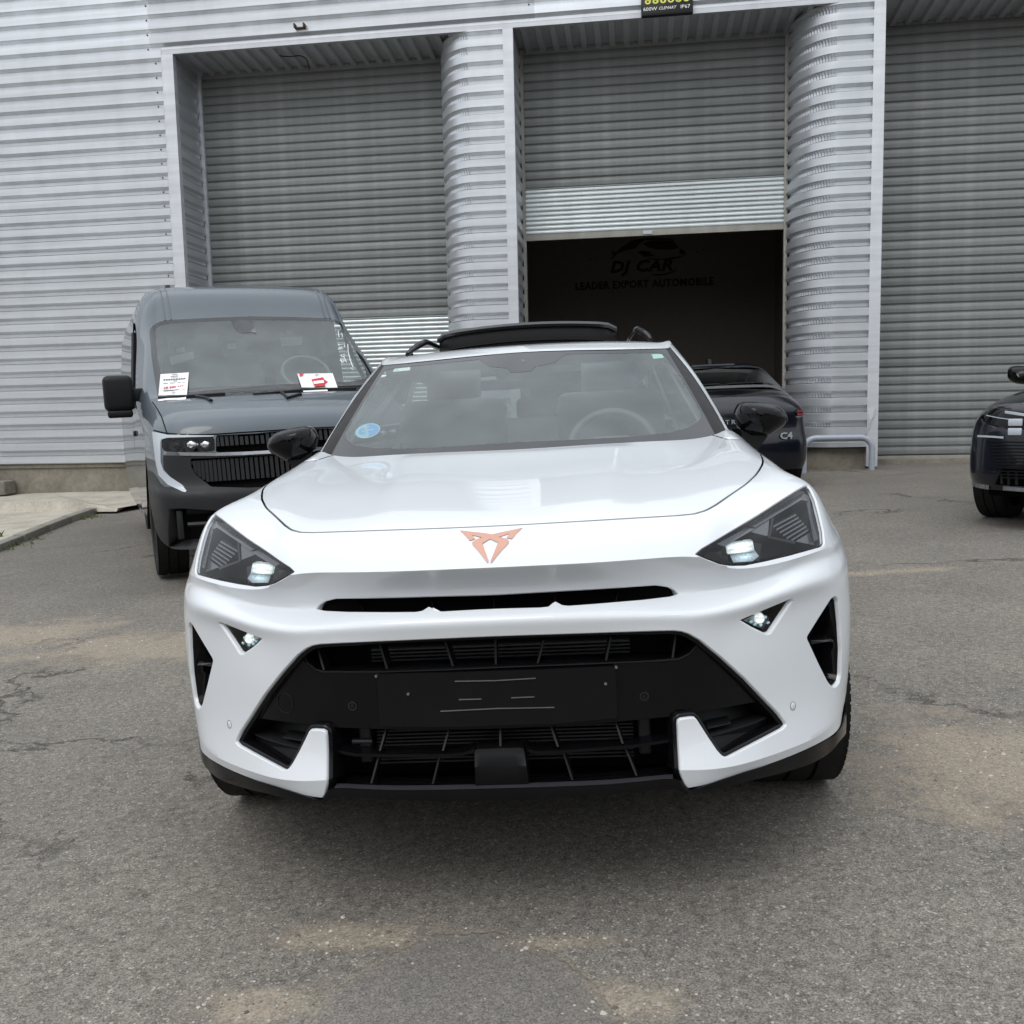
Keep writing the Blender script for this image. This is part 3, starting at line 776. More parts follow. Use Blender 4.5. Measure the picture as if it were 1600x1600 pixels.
for u, v in ((588, 1056), (962.5, 1042), (638, 1084), (946, 1068)):
    ring(u, v, .0004, .003, .010, 'plate_screw', M['silver'], .003)
# trim line along the top of the panel
strip([(470, 1015), (480, 1036), (492, 1046), (505, 1050), (600, 1050), (700, 1046.5), (800, 1042), (930, 1037), (1030, 1032.5), (1060, 1030), (1077, 1022), (1092, 1005)], PO - .004, .0022, .006, 'panel_trim', M['silver'] if 0 else M['greyplastic'])
# side pods: ledges and floor
for sd_ in (1, -1):
    for px, wd_, dp in (([(1110, 1150), (1140, 1142), (1180, 1129), (1212, 1115)], .004, .07), ([(1106, 1138), (1142, 1130)], .003, .05)):
        P = [front.at(u, v, .045)[0] * [sd_, 1, 1] for u, v in px]; n = len(P)
        V = [p + np.array(q) for p in P for q in ((0, 0, wd_ / 2), (0, dp, wd_ / 2), (0, dp, -wd_ / 2), (0, 0, -wd_ / 2))]
        F = [(i * 4 + a, i * 4 + (a + 1) % 4, (i + 1) * 4 + (a + 1) % 4, (i + 1) * 4 + a) for i in range(n - 1) for a in range(4)] + [(3, 2, 1, 0), tuple(range(n * 4 - 4, n * 4))]
        MB().add(V, F).build('pod_ledge', M['greyplastic'], car)
    A = [front.at(u, v, .055)[0] * [sd_, 1, 1] for u, v in ((1110, 1152), (1212, 1117), (1234, 1134), (1200, 1156), (1135, 1188), (1120, 1176))]
    MB().prism(A, (0, .01, 0)).build('pod_floor', M['plastic'], car)
    A = [front.at(u, v, .10)[0] * [sd_, 1, 1] for u, v in ((1088, 1112), (1200, 1088), (1220, 1112), (1110, 1152))]
    MB().prism(A, (0, .01, 0)).build('pod_back', M['plastic'], car)
# dark cavity with radiator fins
MB().box(-.46, .46, .21, .23, .28, .70).build('cavity_back', M['void'], car)
MB().box(-.42, .42, .13, .15, .70, .78).build('cavity_back', M['void'], car)
rad = MB()
for z in np.arange(.35, .63, .0085): rad.box(-.30, .30, .150, .162, z, z + .0035)
rad.build('radiator', M['fins'], car)
MB().box(-.30, .30, .162, .17, .345, .63).build('radiator_back', M['void'], car)
for sx in (-1, 1):
    MB().rbox((sx * .325, .15, .42), (.028, .03, .12), .004).build('radiator_bracket', M['fins'], car)
    MB().rbox((sx * .325, .15, .55), (.028, .03, .08), .004).build('radiator_bracket', M['fins'], car)
MB().tube([Y(551, 1158, .13), Y(582, 1158, .13)], .007).build('hose', M['fins'], car, 40)
# small sharp ridges running down from the upper grille
for tip, a, b, e in (((677.5, 948.5), (670, 955), (687, 955), (691, 992)), ((867, 939.5), (858.5, 948.5), (876, 946.5), (862, 983))):
    p, q, r_, t_ = [front.at(*c)[0] for c in (tip, a, b, e)]; p = p + [0, -.0065, 0]
    MB().add([p, q + [0, .002, 0], r_ + [0, .002, 0], t_ + [0, -.0005, 0]], [(0, 1, 3), (0, 3, 2), (0, 2, 1)]).build('bumper_ridge', M['white'], bumper, fix=False)
# copper emblem
EMB = [(485, 178), (580, 275), (628, 256), (612, 240), (602, 222), (700, 245), (640, 262), (600, 292), (605, 310), (753, 490), (757, 470), (700, 300), (775, 258), (850, 292), (785, 455), (780, 490), (948, 300), (955, 280), (930, 258), (855, 240), (958, 207), (950, 225), (932, 245), (982, 258), (1085, 152), (880, 195), (790, 215), (690, 200)]
pe = [front.at(640 + x / 6.154, 800 + y / 6.154, -.0035)[0] for x, y in EMB]
def ngon(P2, P3):
    """fills a concave outline; P2 gives the plane layout, P3 the places"""
    n = len(P2); r = delaunay_2d_cdt([Vector(p) for p in P2], [(i, (i + 1) % n) for i in range(n)], [], 0, 1e-9)
    A = np.array([(p.x, p.y) for p in r[0]]); T = [f for f in r[2] if inside(A[list(f)].mean(0)[None], np.array(P2))[0]]
    idx = [o[0] for o in r[3]]
    return [tuple(idx[i] for i in f) for f in T]
def solid(P2, P3, d):
    n = len(P3); T = ngon(P2, P3); d = np.array(d); mb = MB()
    return mb.add([np.array(p) for p in P3] + [np.array(p) + d for p in P3], T + [tuple(i + n for i in f)[::-1] for f in T] + [(i, (i + 1) % n, n + (i + 1) % n, n + i) for i in range(n)])
solid(EMB, pe, (0, .006, 0)).build('emblem', M['copper'], car)
# front splitter: swept black lip under the bumper
def splitter_row(px, y, dz=0): return [Y(u, v, yy) + [0, 0, dz] for (u, v), yy in zip(px, y)]
SPX = [(800, 1227, 1231, 1250), (870, 1224.8, 1229, 1246.5), (940, 1222, 1226, 1242), (1000, 1217.5, 1221, 1236.5), (1040, 1213.5, 1217, 1233), (1060, 1212.5, 1219, 1235), (1077, 1233, 1235, 1240), (1112, 1222, 1224, 1235), (1165, 1204.5, 1206, 1222), (1217.5, 1187, 1189, 1209), (1270, 1165, 1167, 1192), (1296, 1150, 1153, 1176.5), (1312, 1139, 1142, 1158)]
sy = [.012, .014, .018, .024, .028, .031, .034, .052, .095, .165, .26, .33, .38]
top, mid, bot, und = [], [], [], []
for (u, a, b, c), y in zip(SPX, sy):
    f_ = .022 if u < 1065 else .004
    top.append(Y(u, a, y + f_)); mid.append(Y(u, b, y - .006)); bot.append(Y(u, c, y - .004)); und.append(bot[-1] + [0, .10 if y < .2 else .05, .012])
for L_ in (top, mid, bot, und): L_[0][0] = 0
end = [[np.array([.875, .50, .33]), np.array([.88, .50, .325]), np.array([.878, .50, .272]), np.array([.80, .52, .28])], [np.array([.905, .66, .32]), np.array([.91, .66, .315]), np.array([.905, .67, .26]), np.array([.84, .68, .27])]]
for e in end:
    for L_, p in zip((top, mid, bot, und), e): L_.append(p)
rows = [hermite(np.array(L_), 4) for L_ in (top, mid, bot, und)]
MB().grid([rows[0], rows[1], (rows[1] + rows[2]) / 2 + [0, -.002, 0], rows[2], rows[3]]).mirror().build('front_splitter', M['black'], car, 28)
LD = [t_ * .35 + m_ * .65 + np.array([0, -.004, .003]) for t_, m_ in zip(rows[0], rows[1])]; nl = 19
MB().grid([rows[0][:nl] + [0, .004, .003], rows[0][:nl] * .5 + rows[1][:nl] * .5 + [0, -.002, .003], rows[1][:nl] + [0, -.002, .001]]).mirror().build('ledge_sheen', M['sheengrey'], car, 40)  # separate paler strip: highlight along the black splitter's top, painted in
mb = MB(); mb.grid([[(-.40, .16, .31), (.40, .16, .31)], [(-.62, .50, .29), (.62, .50, .29)], [(-.66, 1.3, .24), (.66, 1.3, .24)], [(-.80, 1.4, .24), (.80, 1.4, .24)], [(-.78, 4.2, .26), (.78, 4.2, .26)]]); mb.build('underbody', M['void'], car)
# --- windscreen, roof, pillars
WS = [
 row((704, 1.20), ('p', 926, 697, 1.225), ('p', 1030, 692, 1.29), ('p', 1118, 681, 1.435)),
 row((664, 1.345), ('p', 915, 660, 1.365), ('p', 1012, 656, 1.42), ('p', 1097, 641, 1.57)),
 row((610, 1.585), ('p', 905, 606, 1.605), ('p', 992, 603, 1.65), ('p', 1071, 595.5, 1.76)),
 row((551, 1.93), ('p', 890, 548.5, 1.94), ('p', 965, 547.5, 1.96), ('p', 1041, 545.5, 2.0)),
]
ws = Loft(WS, (), CF, (.3, .25), None, True)
FR = [(800, 691), (900, 687), (1000, 681.5), (1050, 675), (1078, 667), (1094, 656), (1097, 648), (1090, 634), (1066, 592.5), (1040, 556), (1034, 552.5), (1020, 551.3), (886, 553.5), (879, 557), (868, 566), (850, 570.5), (836, 573), (831, 580), (815, 581.5)]
pF = axis(ws.trace(dens(FR, 7, False, 1)), (0, -1))
ovW, trW, regW = patch(ws, [pF], 12, 14)
v, f = surf(ws, ovW, trW[regW >= -1]); wind = obj('windscreen', v, f, M['glass'], car, True)
v, f = surf(ws, ovW, trW[regW == -1], -.0015); obj('frit_band', v, f, M['frit'], wind, True)
def stick(pts, off, m, name, lf=ws, par=None):
    return MB().prism([lf.at(u, v, off)[0] for u, v in pts], (0, .0006, 0)).build(name, m, par or wind)
stick([(616, 575.5), (641, 573.5), (640.5, 578.5), (614, 581)], .003, M['paper'], 'paper_label')
stick([(616.5, 576.5), (624, 576), (622, 579.6), (615, 580)], .0022, M['greenpaint'], 'label_print')
stick([(1018, 553.5), (1034, 552.5), (1037.5, 559), (1021, 560.5)], .003, M['greenpaint'], 'paper_label')
M['bluesticker'] = plain('blue_sticker', (.06, .26, .56), .4)
M['palesticker'] = plain('pale_blue_sticker', (.25, .46, .54), .4)
def ell(cx, cy, a, b, rot=-.25, k=26, a0=0, a1=2 * math.pi):
    out = []
    for i in range(k):
        t = a0 + (a1 - a0) * i / (k if a1 - a0 > 6.2 else k - 1)
        x, y = a * math.cos(t), b * math.sin(t); out.append((cx + x * math.cos(rot) - y * math.sin(rot), cy + x * math.sin(rot) + y * math.cos(rot)))
    return out
stick(ell(574.5, 673, 20, 11), .003, M['palesticker'], 'round_sticker')
stick(ell(574.5, 673, 18, 9.6, a0=-1.5, a1=1.6), .0022, M['bluesticker'], 'sticker_print')
stick(ell(570, 673.5, 10, 6, a0=1.5, a1=4.7), .0022, M['bluesticker'], 'sticker_print')
for q in ([(566, 668), (577, 665.5), (576.5, 667.5), (567, 669.7)], [(565, 673.5), (584, 669.5), (583.5, 671.5), (565, 675.3)], [(566, 678.5), (579, 676), (578, 678), (567, 680)]):
    stick(q, .0016, M['palesticker'], 'sticker_print')
G_ = [Y(1118, 681, 1.435), Y(1097, 641, 1.57), Y(1071, 595.5, 1.76), Y(1041, 545.5, 2.0)]
B_ = [Y(1134, 671.5, 1.468), Y(1110, 629, 1.645), Y(1079.5, 582.5, 1.855), Y(1047, 542.5, 2.06)]
W_ = [Y(1138, 671.5, 1.50), Y(1115, 629.5, 1.70), Y(1084, 580, 1.93), Y(1048, 534.5, 2.22)]
BK = [p + [.015, .10, -.005] for p in W_]
pil = [hermite(np.array(q), 8) for q in (G_, B_, W_, BK)]
gasket = pil[0] * .93 + pil[1] * .07 + [0, .004, 0]
for sg in (1, -1):
    fl = lambda P: P * [sg, 1, 1]
    MB().grid([fl(pil[0] + [0, .012, 0]), fl(pil[0] * .85 + pil[1] * .15 + [0, .018, 0]), fl(pil[0] * .6 + pil[1] * .4 + [0, .008, 0]), fl(pil[0] * .15 + pil[1] * .85 + [0, .004, 0]), fl(pil[1] + [0, .004, 0])]).build('pillar_trim', M['plastic'], car, 50)
    MB().grid([fl(pil[1] + [0, .008, 0]), fl(pil[1]), fl((pil[1] + pil[2]) / 2 + [0, -.006, 0]), fl(pil[2]), fl(pil[3])]).build('windscreen_pillar', M['white'], car, 60)
RF = [
 row((550, 1.945), ('p', 890, 547.2, 1.955), ('p', 965, 546, 1.975), ('p', 1041, 544.5, 2.01), ('p', 1047, 542, 2.07), ('p', 1049, 534.5, 2.22), (.650, 2.32, 1.37)),
 row((541, 2.08), ('p', 890, 538.5, 2.09), ('p', 960, 537.5, 2.11), ('p', 1026, 536, 2.16), ('p', 1040, 532.5, 2.26), ('p', 1045, 532, 2.42), (.650, 2.48, 1.385)),
 [(0, 2.50, 1.466), (.26, 2.50, 1.463), (.44, 2.50, 1.455), (.555, 2.50, 1.442), (.595, 2.55, 1.425), (.62, 2.6, 1.405), (.645, 2.62, 1.37)],
 [(0, 3.20, 1.475), (.26, 3.20, 1.472), (.44, 3.20, 1.462), (.55, 3.20, 1.445), (.595, 3.2, 1.42), (.62, 3.2, 1.40), (.645, 3.2, 1.36)],
 [(0, 3.95, 1.435), (.26, 3.95, 1.433), (.44, 3.94, 1.425), (.54, 3.92, 1.41), (.59, 3.90, 1.385), (.62, 3.88, 1.35), (.65, 3.8, 1.28)],
 [(0, 4.02, 1.39), (.26, 4.02, 1.388), (.44, 4.01, 1.38), (.54, 3.99, 1.365), (.59, 3.97, 1.34), (.63, 3.95, 1.30), (.66, 3.9, 1.22)],
]
roof = Loft(RF, (4,), CF, (.25, .2), None, True)
SUNP = [(0, 2.32), (0, 3.6)]
# opening of the sunroof is a dark inset
ovR, trR, regR = patch(roof, [np.array([(0, 1.85), (1.9, 1.9), (2.1, 2.1), (2.1, 3.6), (0, 3.6)])], 6, 8)
v, f = surf(roof, ovR, trR[regR == -1]); obj('roof', v, f, M['white'], car, True)

# raised sunroof panel
def panel_rows(y, lift):
    L0, L1, R0 = Y(679, 536, y), Y(679, 521, y), Y(965, 501.5, y)
    return (R0[0] - L0[0]) / 2, (R0[0] + L0[0]) / 2
wsun, xsun = panel_rows(2.95, 0)
ztop = Y(820, 503.5, 2.95)[2]; zmid = Y(820, 511.5, 2.95)[2]; zlow = 1.455
def slab(y0, y1, z0a, z1a, z0b, z1b, w_, n=20, cr=.03):
    P = []
    for (y, z) in ((y0 + .01, z0a), (y0, (z0a + z1a) / 2), (y0 + .012, z1a), (y1, z1b), (y1, z0b)):
        r = []
        for i in range(n + 1):
            x = -w_ + 2 * w_ * i / n; e = abs(x) / w_
            r.append((x + xsun, y + .10 * max(0, e - .86) / .14 * (e > .86), z - cr * e * e - (.012 * ((e - .9) / .1) if e > .9 else 0)))
        P.append(r)
    P.append(P[0]); return P
MB().grid(slab(2.95, 3.75, zmid, ztop, zmid + .02, ztop + .02, wsun)).build('sunroof_panel', M['sheengrey'], car, 40)  # grey instead of black: sky reflection on the front edge put into the colour
MB().grid(slab(2.965, 3.2, zlow, zmid - .001, zlow, zmid - .002, wsun * .985)).build('sunroof_seal', M['plastic'], car, 40)
MB().grid(slab(2.955, 2.97, zlow + (zmid - zlow) * .45, zlow + (zmid - zlow) * .52, zlow + (zmid - zlow) * .45, zlow + (zmid - zlow) * .52, wsun * .985)).build('seal_bead', M['greyplastic'], car, 40)
for sg in (1, -1):
    a = [Y(1017, 531, 2.46), Y(1012, 525, 2.56), Y(1004, 519, 2.68), Y(994, 515.5, 2.85)]
    a += [a[-1] + [0, .4, .0], a[-1] + [0, .75, -.03], a[-1] + [0, .92, -.07]]
    P = hermite(np.array(a), 5) * [sg, 1, 1]
    mb = MB(); mb.tube(P, [.010 + .006 * min(1, i / 8) for i in range(len(P))], 10)
    ra = mb.build('roof_rail', M['black'], car, 50)
    F0 = P[:7]; MB().grid([[p for p in F0], [(p[0] + sg * .004, p[1] + .01, min(p[2], 1.425)) for p in F0]]).build('rail_foot', M['black'], ra, 50, fix=False)
# --- flanks and tail
ys = [1.50, 1.75, 2.10, 2.50, 3.0, 3.5, 3.9, 4.18]
topx = [.740, .69, .625, .60, .61, .63, .65, .68]; topz = [1.035, 1.175, 1.335, 1.385, 1.39, 1.345, 1.24, 1.09]
for sg in (1, -1):
    gl = [[(sg * x, y, z) for x, y, z in zip(topx, ys, topz)], [(sg * (x * .5 + .5 * .80 + .012), y, z * .5 + .5 * 1.0) for x, y, z in zip(topx, ys, topz)], [(sg * .805, y, 1.0 + .008 * i) for i, y in enumerate(ys)]]
    MB().grid(gl).build('side_window', M['darkglass'], car, 60)
    bd = [[(sg * .80, y, 1.008 + .008 * i) for i, y in enumerate(ys)], [(sg * .845, y, .965) for y in ys], [(sg * .90, y, .88) for y in ys[:-1]] + [(sg * .86, 4.25, .88)], [(sg * .918, y, .74) for y in ys[:-1]] + [(sg * .87, 4.3, .74)],
          [(sg * .918, y, {3.0: .62, 3.5: .725, 3.9: .66}.get(y, .55)) for y in ys[:-1]] + [(sg * .87, 4.3, .55)], [(sg * .90, y, {3.0: .40, 3.5: .72, 3.9: .5}.get(y, .40)) for y in ys[:-1]] + [(sg * .86, 4.3, .36)],
          [(sg * .86, y, {3.0: .27, 3.5: .71, 3.9: .4}.get(y, .26)) for y in ys[:-1]] + [(sg * .82, 4.28, .30)]]
    bd = hermite(hermite(np.array(bd), 4).swapaxes(0, 1), 4).swapaxes(0, 1)
    MB().grid(bd).build('side_body', M['white'], car, 50)
    for a in (1.72, 2.78):
        MB().rbox((sg * .915, a + .85, .86), (.022, .16, .028), .008).build('door_handle', M['white'], car, 40)
tail = [[(x, y, z) for x in (0,)] for y, z in ((0, 0),)]
TL = [(4.02, 1.39, .60), (4.30, 1.10, .69), (4.40, .98, .78), (4.42, .80, .85), (4.45, .60, .87), (4.43, .42, .86), (4.36, .28, .82)]
T_ = [[(-w_ + 2 * w_ * i / 8, y - .18 * abs(i / 4 - 1) ** 3, z) for i in range(9)] for y, z, w_ in TL]
MB().grid(T_[:2]).build('rear_window', M['darkglass'], car, 60)
MB().grid(T_[1:]).build('tailgate', M['white'], car, 50)
for sg in (1, -1):
    wheel('wheel', car, (sg * .795, .90, .338), .338, .235, sg, .245)
    wheel('wheel', car, (sg * .795, 3.56, .338), .338, .235, sg, .245)
    # dark arch liner and trim
    A = [(sg * .76, .90 - .42 * math.cos(t), .34 + .42 * math.sin(t)) for t in np.linspace(.95, math.pi - .3, 14)]
    MB().grid([[(p[0] + sg * .10, p[1], p[2]) for p in A], [(sg * .45, p[1], p[2]) for p in A]]).build('arch_liner', M['void'], car)
    mb = MB(); tr_p = [(sg * .922, .715, .33), (sg * .928, .70, .45), (sg * .931, .70, .58), (sg * .930, .73, .68), (sg * .926, .80, .735), (sg * .925, .99, .745), (sg * .922, 1.2, .71)]
    P = hermite(np.array(tr_p), 4); MB().tube(P, .011, 8).build('arch_trim', M['plastic'], car, 40)
# --- mirrors
MIR = [(1149, 648), (1151, 640), (1156, 631), (1165, 627.8), (1180, 627.8), (1197, 630), (1215, 634), (1226, 642), (1231, 651), (1231, 657), (1226, 665), (1216, 672), (1204, 680), (1193, 682), (1180, 681), (1168, 678), (1160, 673), (1155, 668), (1152, 658)]
Pm = np.array([Y(u, v, 1.60) for u, v in dens(MIR, 5, True, 1)]); cm = Pm.mean(0)
for sg in (1, -1):
    rings = []
    for sc_, dy, sh in ((.05, -.075, .01), (.3, -.073, .009), (.5, -.067, .008), (.68, -.055, .006), (.82, -.040, .004), (.92, -.022, .002), (.98, -.006, 0), (1.0, .010, 0), (1.0, .05, 0), (.97, .06, 0), (.95, .058, 0)):
        rings.append([(cm + (p - cm) * sc_ + [-.015 * (1 - sc_), dy, sh]) * [sg, 1, 1] for p in Pm])
    rings = [list(r) + [r[0]] for r in rings]
    mi = thing('door_mirror', None, None); mi.parent = car
    MB().grid(rings).build('mirror_cap', M['black'], mi, 85)
    MB().prism([(cm + (p - cm) * .95 + [0, .056, 0]) * [sg, 1, 1] for p in Pm], (0, .003, 0)).build('mirror_glass', M['chrome'], mi)
    st_ = [Y(u, v, 1.59) * [sg, 1, 1] for u, v in ((1156, 670), (1175, 680), (1200, 681), (1184, 703), (1168, 697))]
    MB().prism(st_, (sg * -.02, .06, 0)).build('mirror_stalk', M['plastic'], mi)
    a_ = [Y(1204, 680.5, 1.625) * [sg, 1, 1], Y(1194, 689, 1.625) * [sg, 1, 1], Y(1184, 703, 1.625) * [sg, 1, 1]]
# --- cabin
MB().grid([[(x, 2.06 + .05 * (1 - abs(x) / .55), 1.345) for x in np.linspace(-.55, .55, 9)], [(x, 2.30, 1.405) for x in np.linspace(-.55, .55, 9)]]).build('headliner', M['liner'], car, 50)
for sg in (1, -1):
    MB().grid([[(sg * .52, 2.3, 1.40), (sg * .52, 3.0, 1.41), (sg * .52, 3.9, 1.36)], [(sg * .59, 2.2, 1.33), (sg * .60, 3.0, 1.34), (sg * .60, 3.9, 1.28)]]).build('headliner', M['liner'], car, 50)
    MB().grid([[(sg * .585, 2.05, 1.32), (sg * .60, 2.15, 1.33)], [(sg * .66, 1.62, 1.08), (sg * .70, 1.70, 1.08)]]).build('inner_pillar', M['liner'], car)
    MB().grid([[(sg * .60, 2.75, 1.34), (sg * .60, 2.90, 1.34)], [(sg * .74, 2.72, .95), (sg * .74, 2.92, .95)]]).build('inner_pillar', M['liner'], car)
    MB().grid([[(sg * .76, 1.6, 1.0), (sg * .76, 3.4, 1.02)], [(sg * .74, 1.6, .5), (sg * .74, 3.4, .5)]]).build('door_card', M['dash'], car)
MB().grid([[(-.55, 3.9, 1.36), (.55, 3.9, 1.36)], [(-.60, 4.02, 1.30), (.60, 4.02, 1.30)]]).build('headliner', M['liner'], car)
MB().grid([[(x, 1.24 + .12 * (abs(x) / .66) ** 2, .965) for x in np.linspace(-.68, .68, 13)], [(x, 1.45 + .08 * (abs(x) / .66) ** 2, 1.0 + .015 * math.exp(-((x - .37) / .2) ** 2)) for x in np.linspace(-.68, .68, 13)],
           [(x, 1.72, 1.0 + .035 * math.exp(-((x - .37) / .17) ** 2)) for x in np.linspace(-.69, .69, 13)], [(x, 1.80, .93) for x in np.linspace(-.69, .69, 13)], [(x, 1.78, .55) for x in np.linspace(-.69, .69, 13)]]).build('dashboard', M['dash'], car, 50)
def seat(x, y, w_, par):
    t_ = Matrix.Rotation(R_(-14), 4, 'X')
    MB().rbox((x, y + .06, .93), (w_, .13, .62), .05, t_, 3).build('seat_back', M['seat'], par, 50)
    MB().rbox((x, y + .15, 1.30), (w_ * .52, .09, .19), .04, t_, 3).build('headrest', M['seat'], par, 50)
    MB().rbox((x, y - .22, .58), (w_, .55, .14), .04, None, 3).build('seat_base', M['seat'], par, 50)
for x in (-.37, .37): seat(x, 2.42, .50, car)
MB().rbox((0, 3.30, .84), (1.25, .14, .58), .05, Matrix.Rotation(R_(-18), 4, 'X'), 3).build('rear_seat', M['seat'], car, 50)
for x in (-.40, 0, .40): MB().rbox((x, 3.40, 1.17), (.25, .09, .13), .035, None, 3).build('headrest', M['seat'], car, 50)
swc = Y(958, 703, 1.93); Q = Matrix.Translation(swc) @ Matrix.Rotation(R_(66), 4, 'X')
mb = MB(); nn = 40; mb.tube([Q @ Vector((.178 * math.cos(2 * math.pi * k / nn), .172 * math.sin(2 * math.pi * k / nn), 0)) for k in range(nn + 1)], .0155, 10)
swh = mb.build('steering_wheel', M['dash'], car, 50)
MB().rbox((0, 0, 0), (.16, .12, .05), .02, None).build('airbag_cover', M['dash'], swh).matrix_local = Q
for a in (R_(200), R_(-20), R_(270)): MB().tube([Q @ Vector((.06 * math.cos(a), .06 * math.sin(a), 0)), Q @ Vector((.17 * math.cos(a), .17 * math.sin(a), 0))], .014, 8).build('wheel_spoke', M['dash'], swh)
MB().box(-.66, .66, 2.0, 3.8, .38, .42).build('cabin_floor', M['void'], car)
MB().rbox((0, 1.98, 1.325), (.24, .03, .065), .015).build('rear_view_mirror', M['plastic'], car, 50)
c_ = ws.at(813, 563, .003)[0]; MB().prism([ws.at(u, v, -.003)[0] for u, v in ((805, 566), (809, 561.5), (817, 561), (822, 565.5))], (0, .0005, 0)).build('camera_window', M['lensgrey'], wind)
# ================================================================== warehouse
FA = EYE + ray(1365, 3.5) * (13.5 / ray(1365, 3.5)[1])
FANG = R_(-7.84)
FM = Matrix.Translation((FA[0], FA[1], 0)) @ Matrix.Rotation(FANG, 4, 'Z')
FF = Frame(FM)
def fac(u, v, y=0.0): return FF.y(u, v, y)
def gp(u, v, dz=0.0):
    d = ray(u, v); t = 8.0
    for _ in range(40):
        p = EYE + d * t; t = (ground_z(p[0], p[1]) + dz - CAM_H) / d[2]
    return EYE + d * t
def gz_f(X, Yd):
    p = FM @ Vector((X, Yd, 0)); return ground_z(p.x, p.y)
ZL = 6.55
def metal(name, col, rough, metalness, streak=.25, rust=0.0, speck=0.0):
    x = N(name)
    v = x.n('Mapping'); v.inputs['Scale'].default_value = (1.6, 1.6, .35); x.l(x.co(), v.inputs[0])
    st = x.noise(2.2, 6, .65, v.outputs[0])
    v2 = x.n('Mapping'); v2.inputs['Scale'].default_value = (.35, .35, 9); x.l(x.co(), v2.inputs[0])
    st2 = x.noise(1.0, 5, .6, v2.outputs[0])
    c = x.mix(1.0, col, x.ramp(st, [(.3, 1 - streak), (.65, 1.0)]), 'MULTIPLY')
    c = x.mix(1.0, c, x.ramp(st2, [(.35, .86), (.62, 1.0)]), 'MULTIPLY')
    if rust:
        r = x.noise(1.7, 8, .7, x.co()); c = x.mix(x.ramp(r, [(.60, 0.0), (.75, rust)]), c, (.16, .10, .06))
    if speck:
        sp = x.noise(38, 2, .5); c = x.mix(x.ramp(sp, [(.70, 0.0), (.76, speck)]), c, (.05, .05, .05))
    x.set(col=c, rough=x.ramp(st, [(.3, rough + .1), (.7, rough - .05)]), metal=metalness)
    oi = x.n('ObjectInfo'); c = x.mix(1.0, c, x.ramp(oi.outputs['Random'], [(0, .84), (1, 1.08)]), 'MULTIPLY'); x.set(col=c)
    x.bump(x.math('ADD', x.math('MULTIPLY', x.noise(.9, 3), 2.5), x.math('MULTIPLY', x.noise(14, 3), .12)), .22, .02)
    return x.m
M['clad'] = metal('aluminium_cladding', (.72, .75, .785), .36, .60, .08, .0, .12)
M['trim'] = metal('trim_flashing', (.70, .725, .76), .42, .45, .10, .0, .1)
M['slat'] = metal('old_shutter_slat', (.27, .285, .285), .55, .15, .2, .25, .25)
M['newslat'] = metal('galvanised_slat', (.60, .65, .66), .34, .55, .12)
M['rail'] = metal('bottom_rail', (.42, .41, .37), .5, .2, .25, .2)
M['guard'] = metal('painted_steel_guard', (.40, .44, .50), .45, .1, .15, .0, .15)
def concrete(name, col, stain=(.10, .09, .07), sc=1.0):
    x = N(name)
    a = x.noise(1.3 * sc, 8, .65); b = x.noise(14 * sc, 6, .7); c_ = x.noise(90 * sc, 3, .6)
    c = x.mix(x.ramp(a, [(.38, 0.0), (.68, .75)]), col, stain)
    c = x.mix(1.0, c, x.ramp(b, [(.3, .75), (.7, 1.08)]), 'MULTIPLY')
    c = x.mix(1.0, c, x.ramp(c_, [(.3, .82), (.7, 1.05)]), 'MULTIPLY')
    x.set(col=c, rough=.92); x.bump(b, .35, .01); return x.m
M['plinth'] = concrete('plinth_concrete', (.30, .275, .225), (.13, .11, .085))
M['slab'] = concrete('pavement_concrete', (.56, .52, .44), (.30, .27, .22), 1.6)
M['kerb'] = concrete('kerb_concrete', (.30, .285, .245), (.13, .12, .10), 1.5)
M['inner'] = plain('dark_interior_wall', (.20, .175, .15), .85)
M['innerfloor'] = plain('dark_interior_floor', (.05, .048, .045), .7)
wh = thing('warehouse', 'grey corrugated metal warehouse with three roller shutter bays and rounded columns', 'warehouse', FM)
PITCH = .2084
def ribs(z0, z1, zb, depth=.055):
    """(z, out) points of the trapezoid sheet from z1 down to z0; zb = height of one shaded underside"""
    k0 = math.ceil((z1 - zb) / PITCH) + 1; pts = []
    for k in range(k0, -400, -1):
        b = zb + k * PITCH
        pts += [(b + .021, depth), (b - .019, 0), (b - .064, 0), (b - .066, -.014), (b - .0735, -.014), (b - .075, .006), (b - .084, depth)]
        if b < z0 - PITCH: break
    out = []
    for i in range(len(pts) - 1):
        (za, oa), (zc, oc) = pts[i], pts[i + 1]
        if zc > z1 or za < z0: continue
        if za > z1: oa = oa + (oc - oa) * (za - z1) / (za - zc); za = z1
        if zc < z0: oc = oa + (oc - oa) * (za - z0) / (za - zc); zc = z0
        if not out: out.append((za, oa))
        out.append((zc, oc))
    return out
def sheet(path, prof, name, m, parent=None, crimp=None):
    """corrugated sheet: prof swept along a plan path of (x, y, nx, ny)"""
    P = []
    for k, (z, o) in enumerate(prof):
        r = []
        for i, (x, y, nx, ny) in enumerate(path):
            oo = o
            if crimp and crimp[0] <= i < crimp[1] and -.01 < o < .02: oo = o + (.012 if i % 2 else 0)
            r.append((x + nx * oo, y + ny * oo, z))
        P.append(r)
    o = MB().grid(P).build(name, m, parent or wh, 0, fix=False)
    me = o.data
    return o
zb = fac(0, 24.4)[2]
left_x = -17.0
wall = sheet([(left_x, 0, 0, -1), (-13.4, 0, 0, -1)], ribs(.46, 6.66, zb), 'cladding_sheet', M['clad'])
sheet([(-13.4, -.003, 0, -1), (-10.24, -.003, 0, -1)], ribs(.46, 6.66, zb), 'cladding_sheet', M['clad'])
